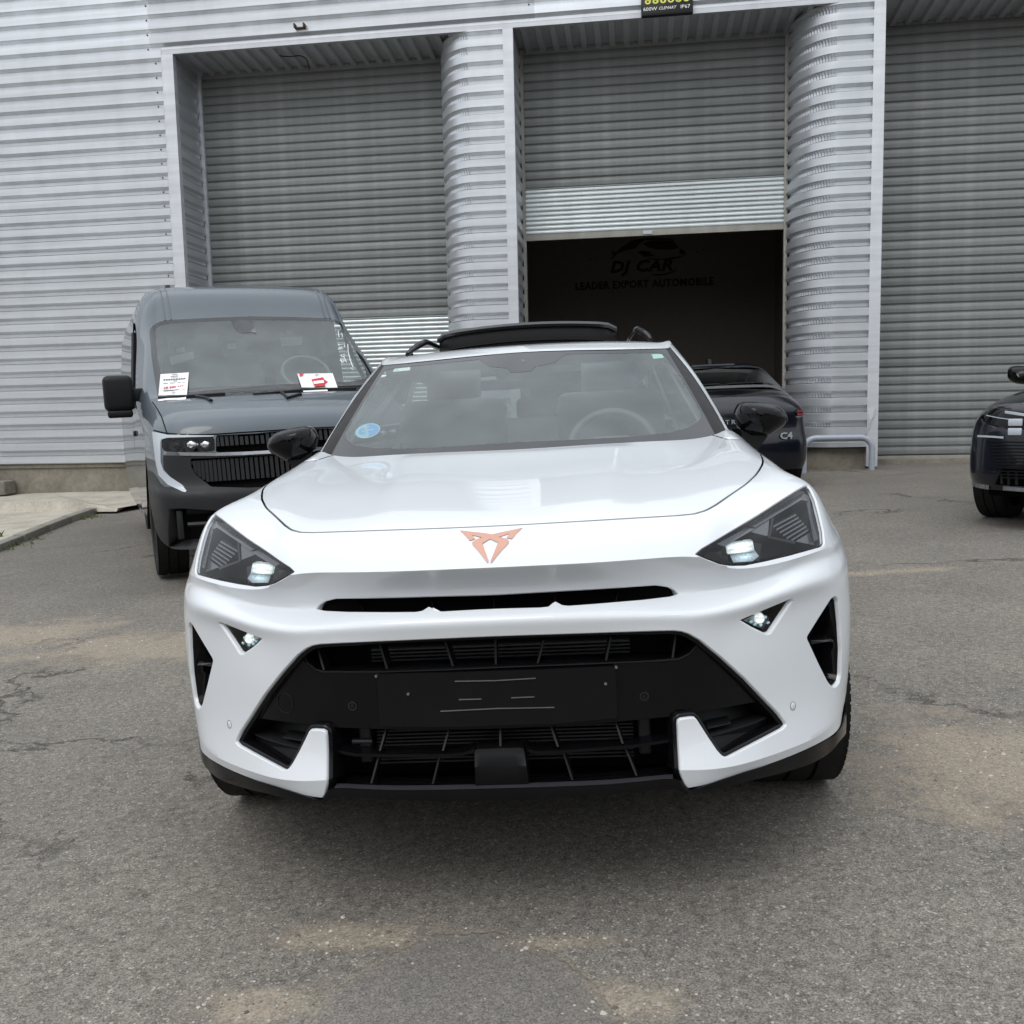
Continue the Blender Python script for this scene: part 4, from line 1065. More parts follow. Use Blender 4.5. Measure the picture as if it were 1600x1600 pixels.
for a, b in ((left_x, -10.42), (-10.42, -4.62), (-4.62, 1.2), (1.2, 7.5)):
    sheet([(a, -.0015 if a > -11 and a < 0 else 0, 0, -1), (b, -.0015 if a > -11 and a < 0 else 0, 0, -1)], ribs(6.66, 9.4, zb), 'cladding_sheet', M['clad'])
sheet([(4.45, 0, 0, -1), (11, 0, 0, -1)], ribs(.5, 6.66, zb), 'cladding_sheet', M['clad'])
MB().box(-10.24, 7.5, -.052, .02, ZL + .01, ZL + .085).build('lintel_flashing', M['trim'], wh)
MB().box(-10.24, 7.5, -.054, -.05, ZL + .075, ZL + .105).build('flashing_fold', M['trim'], wh)
# screws along the sheet ends
sc = MB()
for k in range(0, 34):
    z = zb - .043 - k * PITCH
    if z > .5:
        xs_ = [-10.36] if z < 6.6 else [-10.47, -4.7]
        for x in xs_: sc.lathe([(.0, .008), (.011, .007), (.011, -.002)], Matrix.Translation((x, -.006, z)) @ Matrix.Rotation(R_(90), 4, 'X'), 7)
sc.build('screws', M['greyplastic'], wh, kind='stuff')
# corner posts, reveals, columns
def post(x0, x1, z0, z1=ZL + .008, name='post'):
    return MB().box(x0, x1, -.055, .05, z0, z1).build(name, M['trim'], wh)
post(-10.245, -10.062, .0)
post(-5.08, -4.932, .25)
pr_ = post(.0, .152, .25)
post(4.36, 4.48, .3)
YD = .85
def reveal(x, sgn, z0, z1, name='reveal_sheet'):
    sheet([(x, .05, sgn, 0), (x, YD, sgn, 0)], ribs(z0, z1, zb + .05, .03), name, M['clad'])
reveal(-10.10, 1, -.1, ZL); reveal(-4.968, 1, .0, ZL); reveal(.116, 1, .1, ZL)
MB().box(-10.09, -10.03, YD - .07, YD, -.2, ZL).build('shutter_guide', M['trim'], wh)
for x in (-4.94, .14): MB().box(x, x + .045, YD - .07, YD, -.1, ZL).build('shutter_guide', M['rail'], wh)
MB().box(-6.15, -6.10, YD - .07, YD, -.1, ZL).build('shutter_guide', M['rail'], wh)
MB().box(-1.045, -.995, YD - .07, YD, -.1, ZL).build('shutter_guide', M['rail'], wh)
def column(xl, xr, z0, zbc, name='column_cladding'):
    path = []; rx, ry = .56, YD + .02; cx = xl + .06 + rx
    path.append((xl + .06, YD + .02, -1, 0))
    n = 46
    for i in range(n + 1):
        t = math.pi + (math.pi / 2) * i / n          # from the shutter round to the front
        nx, ny = math.cos(t), math.sin(t); l = math.hypot(nx / rx, ny / ry)
        path.append((cx + rx * math.cos(t), YD + .02 + ry * math.sin(t) - .0, nx / rx / l, ny / ry / l))
    m_ = len(path); path.append((xr, 0, 0, -1))
    return sheet(path, ribs(z0, ZL + .02, zbc), name, M['clad'], None, (8, m_ - 4))
column(-6.15, -5.08, .48, fac(745, 77.5)[2] + .004)
column(-1.03, 0.0, .53, fac(1325, 35.5)[2] + .002)
for xl, xr in ((-6.05, -5.0), (-.95, .06)):
    P = [(xl, YD)] + [(xl + .5 + .48 * math.cos(t), YD + .0 + (YD - .05) * math.sin(t)) for t in np.linspace(math.pi, 1.5 * math.pi, 14)] + [(xr, .05), (xr, YD)]
    zt = .47 if xl < -3 else .515
    MB().prism([(x, y, gz_f(x, y) - .15) for x, y in P], (0, 0, 0)).v
    mb = MB(); n = len(P); mb.v = [(x, y, gz_f(x, y) - .15) for x, y in P] + [(x, y, zt) for x, y in P]
    mb.f = [tuple(range(n))[::-1], tuple(range(n, 2 * n))] + [(i, (i + 1) % n, n + (i + 1) % n, n + i) for i in range(n)]
    mb.build('plinth', M['plinth'], wh, 40)
MB().box(left_x, -10.1, .02, .4, -.8, .455).build('plinth', M['plinth'], wh)
MB().box(left_x, -10.1, -.012, .05, .40, .452).build('plinth_ledge', M['plinth'], wh)
# soffit: ribs running inwards
so = []
xs_ = np.arange(-10.3, 7.4, .21)
for x in xs_: so += [(x, 0), (x + .075, 0), (x + .095, .05), (x + .185, .05)]
MB().grid([[(x, .02, ZL + .02 + o) for x, o in so], [(x, YD + .1, ZL + .02 + o - .06) for x, o in so]]).build('soffit_sheet', M['clad'], wh, fix=False)
# wire hanging from the soffit and bracket on the fascia
b0 = fac(472, 47); MB().rbox((b0[0], -.075, b0[2]), (.16, .05, .02), .004).rbox((b0[0] - .07, -.10, b0[2] + .02), (.02, .09, .06), .004).rbox((b0[0] + .07, -.10, b0[2] + .02), (.02, .09, .06), .004).build('lamp_bracket', plain('rusty_steel', (.10, .06, .035), .8), wh)
w0 = FF.z(450, 90, ZL); w1 = FF.z(497, 104, ZL)
MB().tube(hermite(np.array([[w0[0] - .1, .3, ZL], [w0[0] + .1, .28, ZL - .03], [w1[0] - .1, .3, ZL - .02], [w1[0], .34, ZL - .08], [w1[0] + .02, .36, ZL - .22]]), 5), .008, 6).build('loose_wire', M['plastic'], wh)
# roller shutters, slat by slat
SP = .131
def slat_mesh(x0, x1, name='slat', pitch=SP):
    w2 = (x1 - x0) / 2; pr = [(0, .004), (.010, -.008), (.018, -.012), (pitch * .5, -.0165), (pitch - .030, -.012), (pitch - .024, -.006), (pitch - .018, .004), (pitch - .010, .004), (pitch - .006, -.003), (pitch - .001, .004)]
    return MB().grid([[(-w2, y, z), (w2, y, z)] for z, y in pr]), pr
def shutter(x0, x1, ztop, zold, zbot, new=True, rail_h=.075):
    r = bpy.data.objects.new('roller_shutter', None); COL.objects.link(r); r.parent = wh; r.matrix_local = Matrix.Translation(((x0 + x1) / 2, YD - .02, 0))
    mb, _ = slat_mesh(x0, x1); first = None; z = zold
    while z < ztop:
        if first is None: first = mb.build('slat', M['slat'], r, fix=False); s_ = first
        else: s_ = share('slat', first, r)
        s_.matrix_local = Matrix.Translation((0, rng.uniform(-.0025, .0025), z)) @ Matrix.Rotation(rng.uniform(-.0006, .0006), 4, 'Y'); z += SP
    if new:
        nb = MB(); p = .068; w2 = (x1 - x0) / 2; z = zbot + rail_h
        while z < zold - .01:
            q = min(p, zold - z)
            nb.grid([[(-w2, y, z + zz), (w2, y, z + zz)] for zz, y in ((0, .006), (.006, -.002), (q * .35, -.016), (q * .6, -.016), (q * .85, -.006), (q * .93, .006), (q, .006))]); z += p
        nb.build('narrow_slats', M['newslat'], r, kind='stuff', label='bright galvanised narrow slats', fix=False)
    MB().box(-(x1 - x0) / 2, (x1 - x0) / 2, -.03, .02, zbot, zbot + rail_h).build('bottom_rail', M['rail'], r)
    return r
shutter(-10.09, -6.06, 6.62, fac(640, 494, .83)[2], -.35)
zn, zbm = fac(1020, 285, .83)[2], fac(1020, 368, .83)[2]
rs = shutter(-4.95, -1.0, 6.62, zn, zbm, True, .085)
MB().box(-.14, .0, -.045, -.03, zbm + .02, zbm + .07).build('lift_handle', M['newslat'], rs)
shutter(.13, 4.36, 6.62, .36, .24, False, .11)
MB().box(.12, 4.4, YD - .35, YD + .2, -.2, gz_f(1.5, .6) + .03).build('door_sill', M['plinth'], wh)
# shell and dark interior behind the open bay
MB().box(left_x, 11, 12, 12.2, -.8, 9.4).build('rear_wall', M['inner'], wh)
MB().box(left_x, 11, .1, 12.2, 9.4, 9.6).build('flat_roof', M['inner'], wh)
for x in (left_x, 10.9): MB().box(x, x + .1, .1, 12, -.8, 9.4).build('end_wall', M['clad'], wh)
YB = 5.0
MB().box(-10, 8, YB, YB + .15, -.5, 7).build('back_wall', M['inner'], wh)
MB().box(-10, 8, YB - .03, YB, .95, 1.0).build('wall_rail', M['rail'], wh)
MB().box(-10, 8, YD + .12, YB, 6.6, 6.75).build('inner_ceiling', M['inner'], wh)
MB().box(left_x, 11, YD + .06, YD + .11, 6.5, 9.4).build('header_wall', M['inner'], wh)
for x in (-5.9, -.6): MB().box(x, x + .12, YD + .12, YB, -.5, 6.6).build('partition', M['inner'], wh)
MB().grid([[(x, y, gz_f(x, y) + .02) for x in (-5.9, -.4)] for y in (YD - .1, YB)]).build('inner_floor', M['innerfloor'], wh)
# painted sign on the back wall
M['signblack'] = plain('black_sign_paint', (.002, .002, .002), .8)
sg_c = fac(1006, 444, YB - .01)
sign = thing('wall_sign', 'black DJ CAR lettering and car outline on the dark inner wall of the open bay', 'sign', FM @ Matrix.Translation((sg_c[0], YB - .012, sg_c[2])))
RX = Matrix.Rotation(R_(90), 4, 'X')
def st_(u, v): return fac(u, v, YB - .012) - np.array([sg_c[0], YB - .012, sg_c[2]])
a, b = st_(898, 452), st_(1114, 437)
text_mesh('lettering', 'LEADER EXPORT AUTOMOBILE', .20, M['signblack'], sign, Matrix.Translation((0, 0, 0)) @ RX, .004, 0, 1.08, 1.0, .006)
o_ = sign.children[0]; wdt = max(v.co.x for v in o_.data.vertices) - min(v.co.x for v in o_.data.vertices)
for v in o_.data.vertices: v.co.x *= (b[0] - a[0]) / wdt
c = st_(1001, 416.5)
text_mesh('lettering', 'DJ CAR', .30, M['signblack'], sign, Matrix.Translation((c[0], 0, c[2])) @ RX, .004, .25, 1.1, 1.0, .012)
o_ = sign.children[1]; wdt = max(v.co.x for v in o_.data.vertices) - min(v.co.x for v in o_.data.vertices)
for v in o_.data.vertices: v.co.x *= (st_(1049, 410)[0] - st_(951, 425)[0]) / wdt
def sil(px, nm):
    P = [st_(860 + x / 4.21, 350 + y / 4.21) for x, y in px]; P = [np.array([p[0], 0, p[2]]) for p in P]
    solid([(p[0], p[2]) for p in P], P, (0, .008, 0)).build(nm, M['signblack'], sign)
sil([(395, 235), (415, 205), (402, 185), (410, 178), (430, 188), (470, 150), (530, 112), (600, 96), (700, 92), (790, 98), (825, 112), (770, 104), (690, 102), (610, 108), (585, 130), (560, 160), (500, 172), (440, 195), (420, 215)], 'car_outline')
sil([(610, 130), (650, 112), (720, 106), (800, 112), (825, 130), (845, 158), (790, 168), (700, 168), (640, 150)], 'car_outline')
sil([(575, 188), (600, 174), (650, 182), (685, 210), (620, 215)], 'car_outline')
sil([(850, 160), (890, 180), (890, 200), (850, 195)], 'car_outline')
sil([(600, 212), (660, 226), (740, 229), (830, 215), (892, 205), (840, 224), (760, 236), (670, 234)], 'car_outline')
sil([(650, 334), (740, 328), (800, 312), (838, 290), (812, 318), (760, 334), (700, 340)], 'car_outline')
for (x, y, r) in ((265, 230, 9), (302, 213, 5), (965, 183, 10), (1005, 170, 6)):
    sil([(x - r, y), (x - 2, y - 2), (x, y - r), (x + 2, y - 2), (x + r, y), (x + 2, y + 2), (x, y + r), (x - 2, y + 2)], 'star')
# floodlight above the open bay
fl0, fl1 = fac(1002, 28, -.22), fac(1083, 20, -.22)
fw = fl1[0] - fl0[0]; flc = Vector(((fl0[0] + fl1[0]) / 2, -.22, fl0[2]))
fld = thing('floodlight', 'black LED floodlight with yellow diodes fixed above the open bay', 'floodlight', FM @ Matrix.Translation(flc) @ Matrix.Rotation(R_(-14), 4, 'X'))
MB().rbox((0, .0, .27), (fw, .06, .54), .02, None, 3).build('casing', M['plastic'], fld, 40)
MB().rbox((0, -.031, .275), (fw * .94, .008, .50), .003).build('front_plate', M['satinblack'], fld, 40)
for r in range(4):
    for k in range(6):
        cx = (k - 2.5) * fw * .148; cz = .205 + r * .095
        MB().lathe([(.0, -.002), (.022, -.006), (.036, -.014), (.041, -.017), (.043, -.004)], Matrix.Translation((cx, -.03, cz)) @ Matrix.Rotation(R_(90), 4, 'X') @ Matrix.Diagonal((1, 1, -1, 1)), 18).build('diode', M['floodled'], fld, 40)
for t_, x in (('600W', -.23), ('IP67', .245)):
    text_mesh('lettering', t_, .075, M['paper'], fld, Matrix.Translation((x, -.0365, .095)) @ RX, .001)
text_mesh('lettering', 'CLEMART', .06, M['paper'], fld, Matrix.Translation((0, -.0365, .095)) @ RX, .001, .3, 1, .9)
for s_ in (-1, 1): MB().box(s_ * fw * .3 - .015, s_ * fw * .3 + .015, .03, .20, .25, .29).build('mounting_arm', M['plastic'], fld)
# steel hoop guarding the column foot
h0 = fac(1362, 730, -.28); zt = fac(1310, 684, -.28)[2]; hx0 = fac(1256, 700, -.28)[0]
g0 = gz_f(h0[0], -.28)
hp = thing('hoop_guard', 'grey steel hoop guard in front of the right rounded column', 'guard rail', FM @ Matrix.Translation((h0[0], -.28, g0)))
L_ = hx0 - h0[0]; T_h = zt - g0
bend = [(0, 0, -.05), (0, 0, T_h - .16)] + [(-.16 + .16 * math.cos(t), 0, T_h - .16 + .16 * math.sin(t)) for t in np.linspace(.2, math.pi / 2, 7)] + [(L_ + .16 - .16 * math.sin(t), 0, T_h - .16 + .16 * math.cos(t)) for t in np.linspace(0, math.pi / 2 - .2, 7)] + [(L_, 0, T_h - .16), (L_, 0, -.05)]
MB().tube(bend, .043, 14).build('tube', M['guard'], hp, 50)
# dent in the right post: crumpled flashing
MB().prism([(.0, -.058, 1.05), (.118, -.058, 1.10), (.118, -.062, .98), (.05, -.075, .90), (.03, -.07, .78), (.0, -.06, .70)], (0, .004, 0)).build('dented_flashing', M['trim'], wh)
# ------------------------------------------------------------------ pavement on the left
k0, k1, k2, k3 = gp(-140, 905), gp(0, 862), gp(105, 818), gp(228, 776)
LPAV = .05
def wl(u, v, y=.02): return FM @ Vector(fac(u, v, y))
wa, wb_ = FM @ Vector((left_x, .02, 0)), FM @ Vector((-9.9, .02, 0))
ke = k3 + (k3 - k2) * .9
def gzp(p, dz): return (p[0], p[1], ground_z(p[0], p[1]) + dz)
apron = [gzp(p, LPAV) for p in (k0 + (k0 - k1) * 1.5, k0, k1, k2, k3, ke)]
back = [gzp(p, LPAV) for p in (wa, wa.lerp(wb_, .2), wa.lerp(wb_, .45), wa.lerp(wb_, .7), wa.lerp(wb_, .85), wb_)]
MB().grid([back, [tuple((np.array(a) + np.array(b)) / 2) for a, b in zip(back, apron)], apron]).build('pavement', M['slab'], None, fix=False, kind='structure')
s0, s1, s2 = gp(-180, 803, LPAV), gp(110, 798, LPAV), gp(182, 797, LPAV)
up = .13
mb = MB()
ft = [gzp(p, LPAV - .02) for p in (s0, s1, s2, (s2 + ke) / 2 + [.0, .2, 0])]
tp = [gzp(p, LPAV + h_) for p, h_ in zip((s0 + [0, .06, 0], s1 + [0, .06, 0], s2 + [0, .05, 0], (s2 + ke) / 2 + [0, .25, 0]), (up, up, .02, .012))]
bk = [gzp(p, LPAV + h_) for p, h_ in zip((wa, wa.lerp(wb_, .62), wa.lerp(wb_, .83), wb_), (up, up, .1, .03))]
mb.grid([bk, tp, ft]).build('raised_pavement', M['slab'], None, fix=False, kind='structure')
# kerb stones along the edge
kerb = bpy.data.objects.new('kerb', None); COL.objects.link(kerb); kerb['kind'] = 'structure'
KP = [np.array(gzp(p, 0)) for p in (k0 + (k0 - k1), k0, k1, k2, k3, ke)]
dd = np.concatenate([[0], np.cumsum([np.linalg.norm(b - a) for a, b in zip(KP[:-1], KP[1:])])])
def kp(s): return np.array([np.interp(s, dd, [p[i] for p in KP]) for i in range(3)])
s = 0
while s < dd[-1] - .3:
    L = .95; a, b = kp(s + .012), kp(min(s + L, dd[-1])); t = (b - a) / np.linalg.norm(b - a); n_ = np.array([-t[1], t[0], 0]); jz = rng.uniform(-.012, .012)
    MB().rbox((0, 0, 0), (np.linalg.norm(b - a), .13, .24), .015).build('kerb_stone', M['kerb'], kerb, 40).matrix_local = Matrix.Translation((a + b) / 2 + n_ * .045 + np.array([0, 0, -.045 + jz])) @ Matrix.Rotation(math.atan2(t[1], t[0]) + rng.uniform(-.01, .01), 4, 'Z') @ Matrix.Rotation(-math.asin(t[2]), 4, 'Y')
    s += L
# grey steps stub at the far left of the plinth
c_ = FM @ Vector(fac(4, 762, -.2)); MB().rbox((c_.x - .1, c_.y, c_.z + .0), (.45, .35, .22), .02).build('concrete_block', M['kerb'], None)
tag(bpy.data.objects['concrete_block'], 'small grey concrete block against the plinth on the left pavement', 'block')
# weeds along the kerb
wd = MB()
for (u, v, n_, r_w, hh) in ((4, 860, 60, .10, .05), (22, 853, 60, .10, .045), (44, 844, 60, .10, .04), (66, 835, 30, .10, .03), (140, 809, 60, .10, .05), (128, 812, 40, .08, .04), (196, 790, 30, .10, .035), (4, 846, 5, .05, .12), (34, 828, 3, .03, .09)):
    c_ = gp(u, v)
    for _ in range(n_):
        p = c_ + np.array([rng.normal(0, r_w), rng.normal(0, r_w * .45), 0]); p[2] = ground_z(p[0], p[1]) + .0
        a = rng.uniform(0, 6.28); h_ = hh * rng.uniform(.5, 1.3); lx, ly = rng.normal(0, .45) * h_, rng.normal(0, .45) * h_; w_ = .006
        wd.add([(p[0] - w_ * math.cos(a), p[1] - w_ * math.sin(a), p[2]), (p[0] + w_ * math.cos(a), p[1] + w_ * math.sin(a), p[2]), (p[0] + lx * .5 + w_ * .7 * math.cos(a), p[1] + ly * .5 + w_ * .7 * math.sin(a), p[2] + h_ * .65), (p[0] + lx, p[1] + ly, p[2] + h_)], [(0, 1, 2), (0, 2, 3)])
xw = N('weed_leaf'); f_ = xw.noise(6, 3); xw.set(col=xw.ramp(f_, [(.3, (.075, .11, .03)), (.7, (.17, .18, .07))]), rough=.7)
wd.build('weeds', xw.m, None, kind='stuff', fix=False)
# ================================================================== the grey van
VANM = pose(-1.4433, 6.697, -.0185, -.41854, .03)
VF = Frame(VANM)
van = thing('van', 'dark grey panel van with price sheets under its wipers behind the white car', 'van', VANM)
def vrow(*p): return [np.array(q, float) for q in p]
VAN = [
 vrow((0, 2.5, 2.375), (.4, 2.5, 2.37), (.66, 2.5, 2.355), (.78, 2.5, 2.31), (.855, 2.5, 2.21), (.905, 2.5, 2.05)),
 vrow((0, 1.96, 2.295), (.4, 1.97, 2.29), (.66, 1.99, 2.275), (.765, 2.03, 2.24), (.845, 2.12, 2.155), (.90, 2.27, 2.03)),
 vrow((0, 1.68, 1.985), (.4, 1.69, 1.98), (.66, 1.715, 1.97), (.785, 1.76, 1.955), (.85, 1.85, 1.935), (.91, 2.0, 1.90)),
 vrow((0, 1.22, 1.67), (.4, 1.23, 1.668), (.70, 1.27, 1.66), (.845, 1.34, 1.65), (.91, 1.44, 1.635), (.96, 1.65, 1.60)),
 vrow((0, .76, 1.375), (.4, .775, 1.372), (.73, .83, 1.365), (.895, .92, 1.355), (.96, 1.03, 1.34), (1.0, 1.28, 1.30)),
 vrow((0, .42, 1.315), (.4, .435, 1.312), (.72, .49, 1.298), (.89, .59, 1.265), (.955, .72, 1.225), (.985, 1.05, 1.15)),
 vrow((0, .075, 1.165), (.4, .09, 1.163), (.72, .15, 1.152), (.875, .25, 1.13), (.945, .42, 1.10), (.985, .85, 1.04)),
 vrow((0, .02, 1.0), (.4, .035, 1.0), (.72, .09, .998), (.90, .20, .995), (.955, .38, .985), (.99, .80, .97)),
 vrow((0, -.005, .75), (.4, .01, .75), (.72, .065, .75), (.915, .18, .752), (.968, .37, .755), (.992, .76, .75)),
 vrow((0, -.06, .655), (.4, -.05, .655), (.72, .005, .66), (.935, .14, .67), (.985, .35, .685), (1.0, .70, .69)),
 vrow((0, -.055, .40), (.4, -.045, .40), (.72, .01, .40), (.92, .14, .40), (.965, .34, .41), (.985, .60, .42)),
 vrow((0, -.02, .30), (.4, -.01, .30), (.70, .04, .30), (.885, .16, .30), (.93, .34, .31), (.955, .52, .33)),
]
vl = Loft(VAN, (), VF, (.3, .22))
def vtr(px, ax=False, step=7):
    if not ax: return vl.trace(dens(px, step, True, 1))
    return axis(vl.trace(dens(px, step, False, 1)), (0, -1))
vWS = vtr([(398, 494), (330, 496.5), (262, 500), (247, 503.5), (236, 511), (233.5, 520), (237, 560), (243, 600), (247, 624), (300, 622), (360, 619), (420, 615.5)], True)
vFR = vtr([(398, 499.5), (300, 503), (262, 505), (245, 511), (242, 518), (246, 560), (252, 590), (262, 603), (300, 606), (420, 601)], True)
vHL = vtr([(253, 686), (262, 684.5), (335, 682.5), (336, 705), (300, 706.5), (259, 706), (253, 700)])
vDR = vtr([(237.5, 674), (262, 679.5), (336, 680.5), (336, 682), (262, 684), (251, 687), (251.5, 722), (256, 735), (266, 745), (284, 757), (292.5, 768), (288, 769.5), (262, 757), (248, 742), (243, 720), (239.5, 690)], step=5)
vGU = vtr([(428, 674), (400, 677), (337, 680), (337.5, 707), (400, 705), (432, 703)], True)
vGL = vtr([(432, 710.5), (400, 712), (337, 715.5), (297, 716.5), (298, 728), (306, 742), (330, 760.5), (388, 762), (436, 760)], True)
vFP = vtr([(431, 708.5), (400, 710), (337, 712.5), (254, 711.5), (256, 733), (268, 747), (286, 757.5), (296, 771), (345, 780), (388, 783), (440, 783)], True)
vBP = [(x, 8.18 + .0 * x) for x in np.linspace(0, 3.05, 18)] + [(3.4, 8.0), (3.8, 7.75), (4.3, 7.62), (5, 7.6)]
vBP = np.array(vBP + [(5, 11), (0, 11)])
vIN = vtr([(446, 803), (400, 802), (330, 797), (285, 794), (264, 795), (262.5, 830), (264, 858), (300, 862), (400, 858), (452, 852)], True)
vov, vtri, vreg = patch(vl, [vBP, vFP, vWS, vFR, vHL, vDR, vGU, vGL, vIN], 9, 8)
def vreg_obj(name, k, m, off=0, noff=0, par=None, smooth=True, side='both'):
    v, f = surf(vl, vov, vtri[np.isin(vreg, k)], off, noff, side); return obj(name, v, f, m, par or van, smooth)
vbody = vreg_obj('body_front', [-1], M['grey'])
vw = vreg_obj('windscreen', [2, 3], M['glass'])
vreg_obj('frit_band', [2], M['frit'], -.0015, 0, vw)
vbump = vreg_obj('bumper', [0], M['greyplastic'])
vreg_obj('face_panel', [1], M['greyplastic'])
for s_ in (1, -1):
    hl = bpy.data.objects.new('headlight', None); COL.objects.link(hl); hl.parent = van
    vreg_obj('lens', [4], M['lens'], 0, -.002, hl, True, s_)
    vreg_obj('housing', [4], M['plastic'], .07, -.01, hl, True, s_)
    rim(vl, vHL, [(0, 0), (.002, .08)], True, s_).build('housing_wall', M['black'], hl)
    for k, (u, r_) in enumerate(((278, .03), (302, .045), (324, .045))):
        c = vl.at(u, 695, .03)[0]; c = np.array([abs(c[0]) * s_, c[1], c[2]])
        MB().lathe([(.001, .0), (r_ * .6, .006), (r_, .028), (r_, .05)], Matrix.Translation(c) @ Matrix.Rotation(R_(-90), 4, 'X'), 20).build('reflector', M['chrome'] if k else M['plastic'], hl, 40)
    vreg_obj('daytime_light', [5], M['drlwhite'], 0, .002, hl, True, s_)
vreg_obj('grille_back', [6, 7], M['void'], .06, 0)
vreg_obj('intake_back', [8], M['void'], .12, 0)
rim(vl, vGU, [(0, 0), (.003, .004), (.004, .07)], False).build('grille_edge', M['black'], van)
rim(vl, vGL, [(0, 0), (.003, .004), (.004, .07)], False).build('grille_edge', M['black'], van)
rim(vl, vIN, [(0, 0), (.006, .006), (.01, .13)], False).build('intake_edge', M['greyplastic'], vbump, 50)
# upright grille bars
gb_ = MB()
for poly, (zt_, zb_) in ((vGU, (1.16, .99)), (vGL, (.97, .76))):
    pass
def bars(poly, t0, t1, n, smax):
    for k in range(-n, n + 1):
        s_ = abs(k) / n * smax; L = []
        for t in np.linspace(t0, t1, 12):
            if inside(np.array([[max(s_, .01), t]]), np.array(poly))[0]: L.append(vl.ev([(s_, t)], .012)[0])
        if len(L) < 2: continue
        sg = -1 if k < 0 else 1
        a, b = L[0] * [sg, 1, 1], L[-1] * [sg, 1, 1]
        gb_.prism([a + [-.011, 0, 0], a + [.011, 0, 0], a + [.011, .03, 0], a + [-.011, .03, 0]], b - a)
bars(vGU, 5.9, 7.0, 24, 2.2); bars(vGL, 7.0, 8.0, 28, 2.45)
gb_.build('grille_bars', M['greyplastic'], van, kind='stuff')
strip([(255, 708), (290, 709.5), (337, 710), (380, 708.5), (433, 705.5)], -.012, .022, .02, 'chrome_strip', M['chrome'], van, vl)
P = [vl.at(u, v, -.012)[0] for u, v in ((255, 708), (290, 709.5), (337, 710), (380, 708.5), (433, 705.5))]
MB().grid([[p * [-1, 1, 1] + [0, 0, .011] for p in P], [p * [-1, 1, 1] - [0, 0, .011] for p in P]]).build('chrome_strip', M['chrome'], van)
for (z, y_, hh) in ((.565, -.02, .05), (.47, -.02, .035)):
    MB().grid([[(x, y_ + .16 * (abs(x) / .9) ** 3, z + hh / 2) for x in np.linspace(-.80, .80, 15)], [(x, y_ - .01 + .16 * (abs(x) / .9) ** 3, z) for x in np.linspace(-.80, .80, 15)], [(x, y_ + .02 + .16 * (abs(x) / .9) ** 3, z - hh / 2) for x in np.linspace(-.80, .80, 15)]]).build('intake_bar', M['greyplastic'], van, 40)
for s_ in (1, -1):
    MB().rbox((s_ * .845, .12, .475), (.04, .05, .20), .01).build('intake_post', M['greyplastic'], van, 40)
    MB().lathe([(.001, 0), (.03, .004), (.036, .03)], Matrix.Translation((s_ * .64, -.0, .50)) @ Matrix.Rotation(R_(-90), 4, 'X'), 16).build('fog_lamp', M['plastic'], van, 40)
# hood shut line, sensor cover, roof gutters
VG = vl.trace(dens([(262, 680), (258, 668), (252, 650), (244, 636), (238, 628)], 6, False, 1))
a, b = band(vl, VG, .004); Pa, Pb = vl.ev(a), vl.ev(b); nn = vl.nor(VG) * .0012
for s_ in (1, -1): MB().grid([(Pa + nn) * [s_, 1, 1], (Pb + nn) * [s_, 1, 1]]).build('shut_line', M['void'], vbody, fix=False)
HB = vl.trace([(u, v) for u, v in ((432, 672), (400, 674.5), (337, 678.5), (264, 677.5), (240, 672.5))]); HB[0, 0] = 0
HB = hermite(HB, 5); a, b = band(vl, HB, .005); nn = vl.nor(HB) * .001
for s_ in (1, -1): MB().grid([(vl.ev(a) + nn) * [s_, 1, 1], (vl.ev(b) + nn) * [s_, 1, 1]]).build('shut_line', M['void'], vbody, fix=False)
for s_ in (1, -1):
    for x0 in (.655, .69):
        L = [vl.ev([(2.0 + (x0 - .66) / .125, t)])[0] for t in np.linspace(0, 1.9, 12)]
        MB().tube([p * [s_, 1, 1] + [0, 0, .002] for p in L], .006, 6).build('roof_gutter', M['grey'], vbody, 40)
SEN = [(361, 500.5), (427, 498.5), (426, 511), (415, 518.5), (376, 520.5), (366, 512)]
SP3 = [vl.at(u, v, -.004)[0] for u, v in dens(SEN, 6, True, 1)]; solid([(p[0], p[2]) for p in SP3], SP3, (0, .002, 0)).build('sensor_cover', M['frit'], vw)
MB().prism([vl.at(u, v, -.006)[0] for u, v in ((391, 518), (396, 514), (404, 513.5), (410, 517.2))], (0, .001, 0)).build('camera_window', M['lensgrey'], vw)
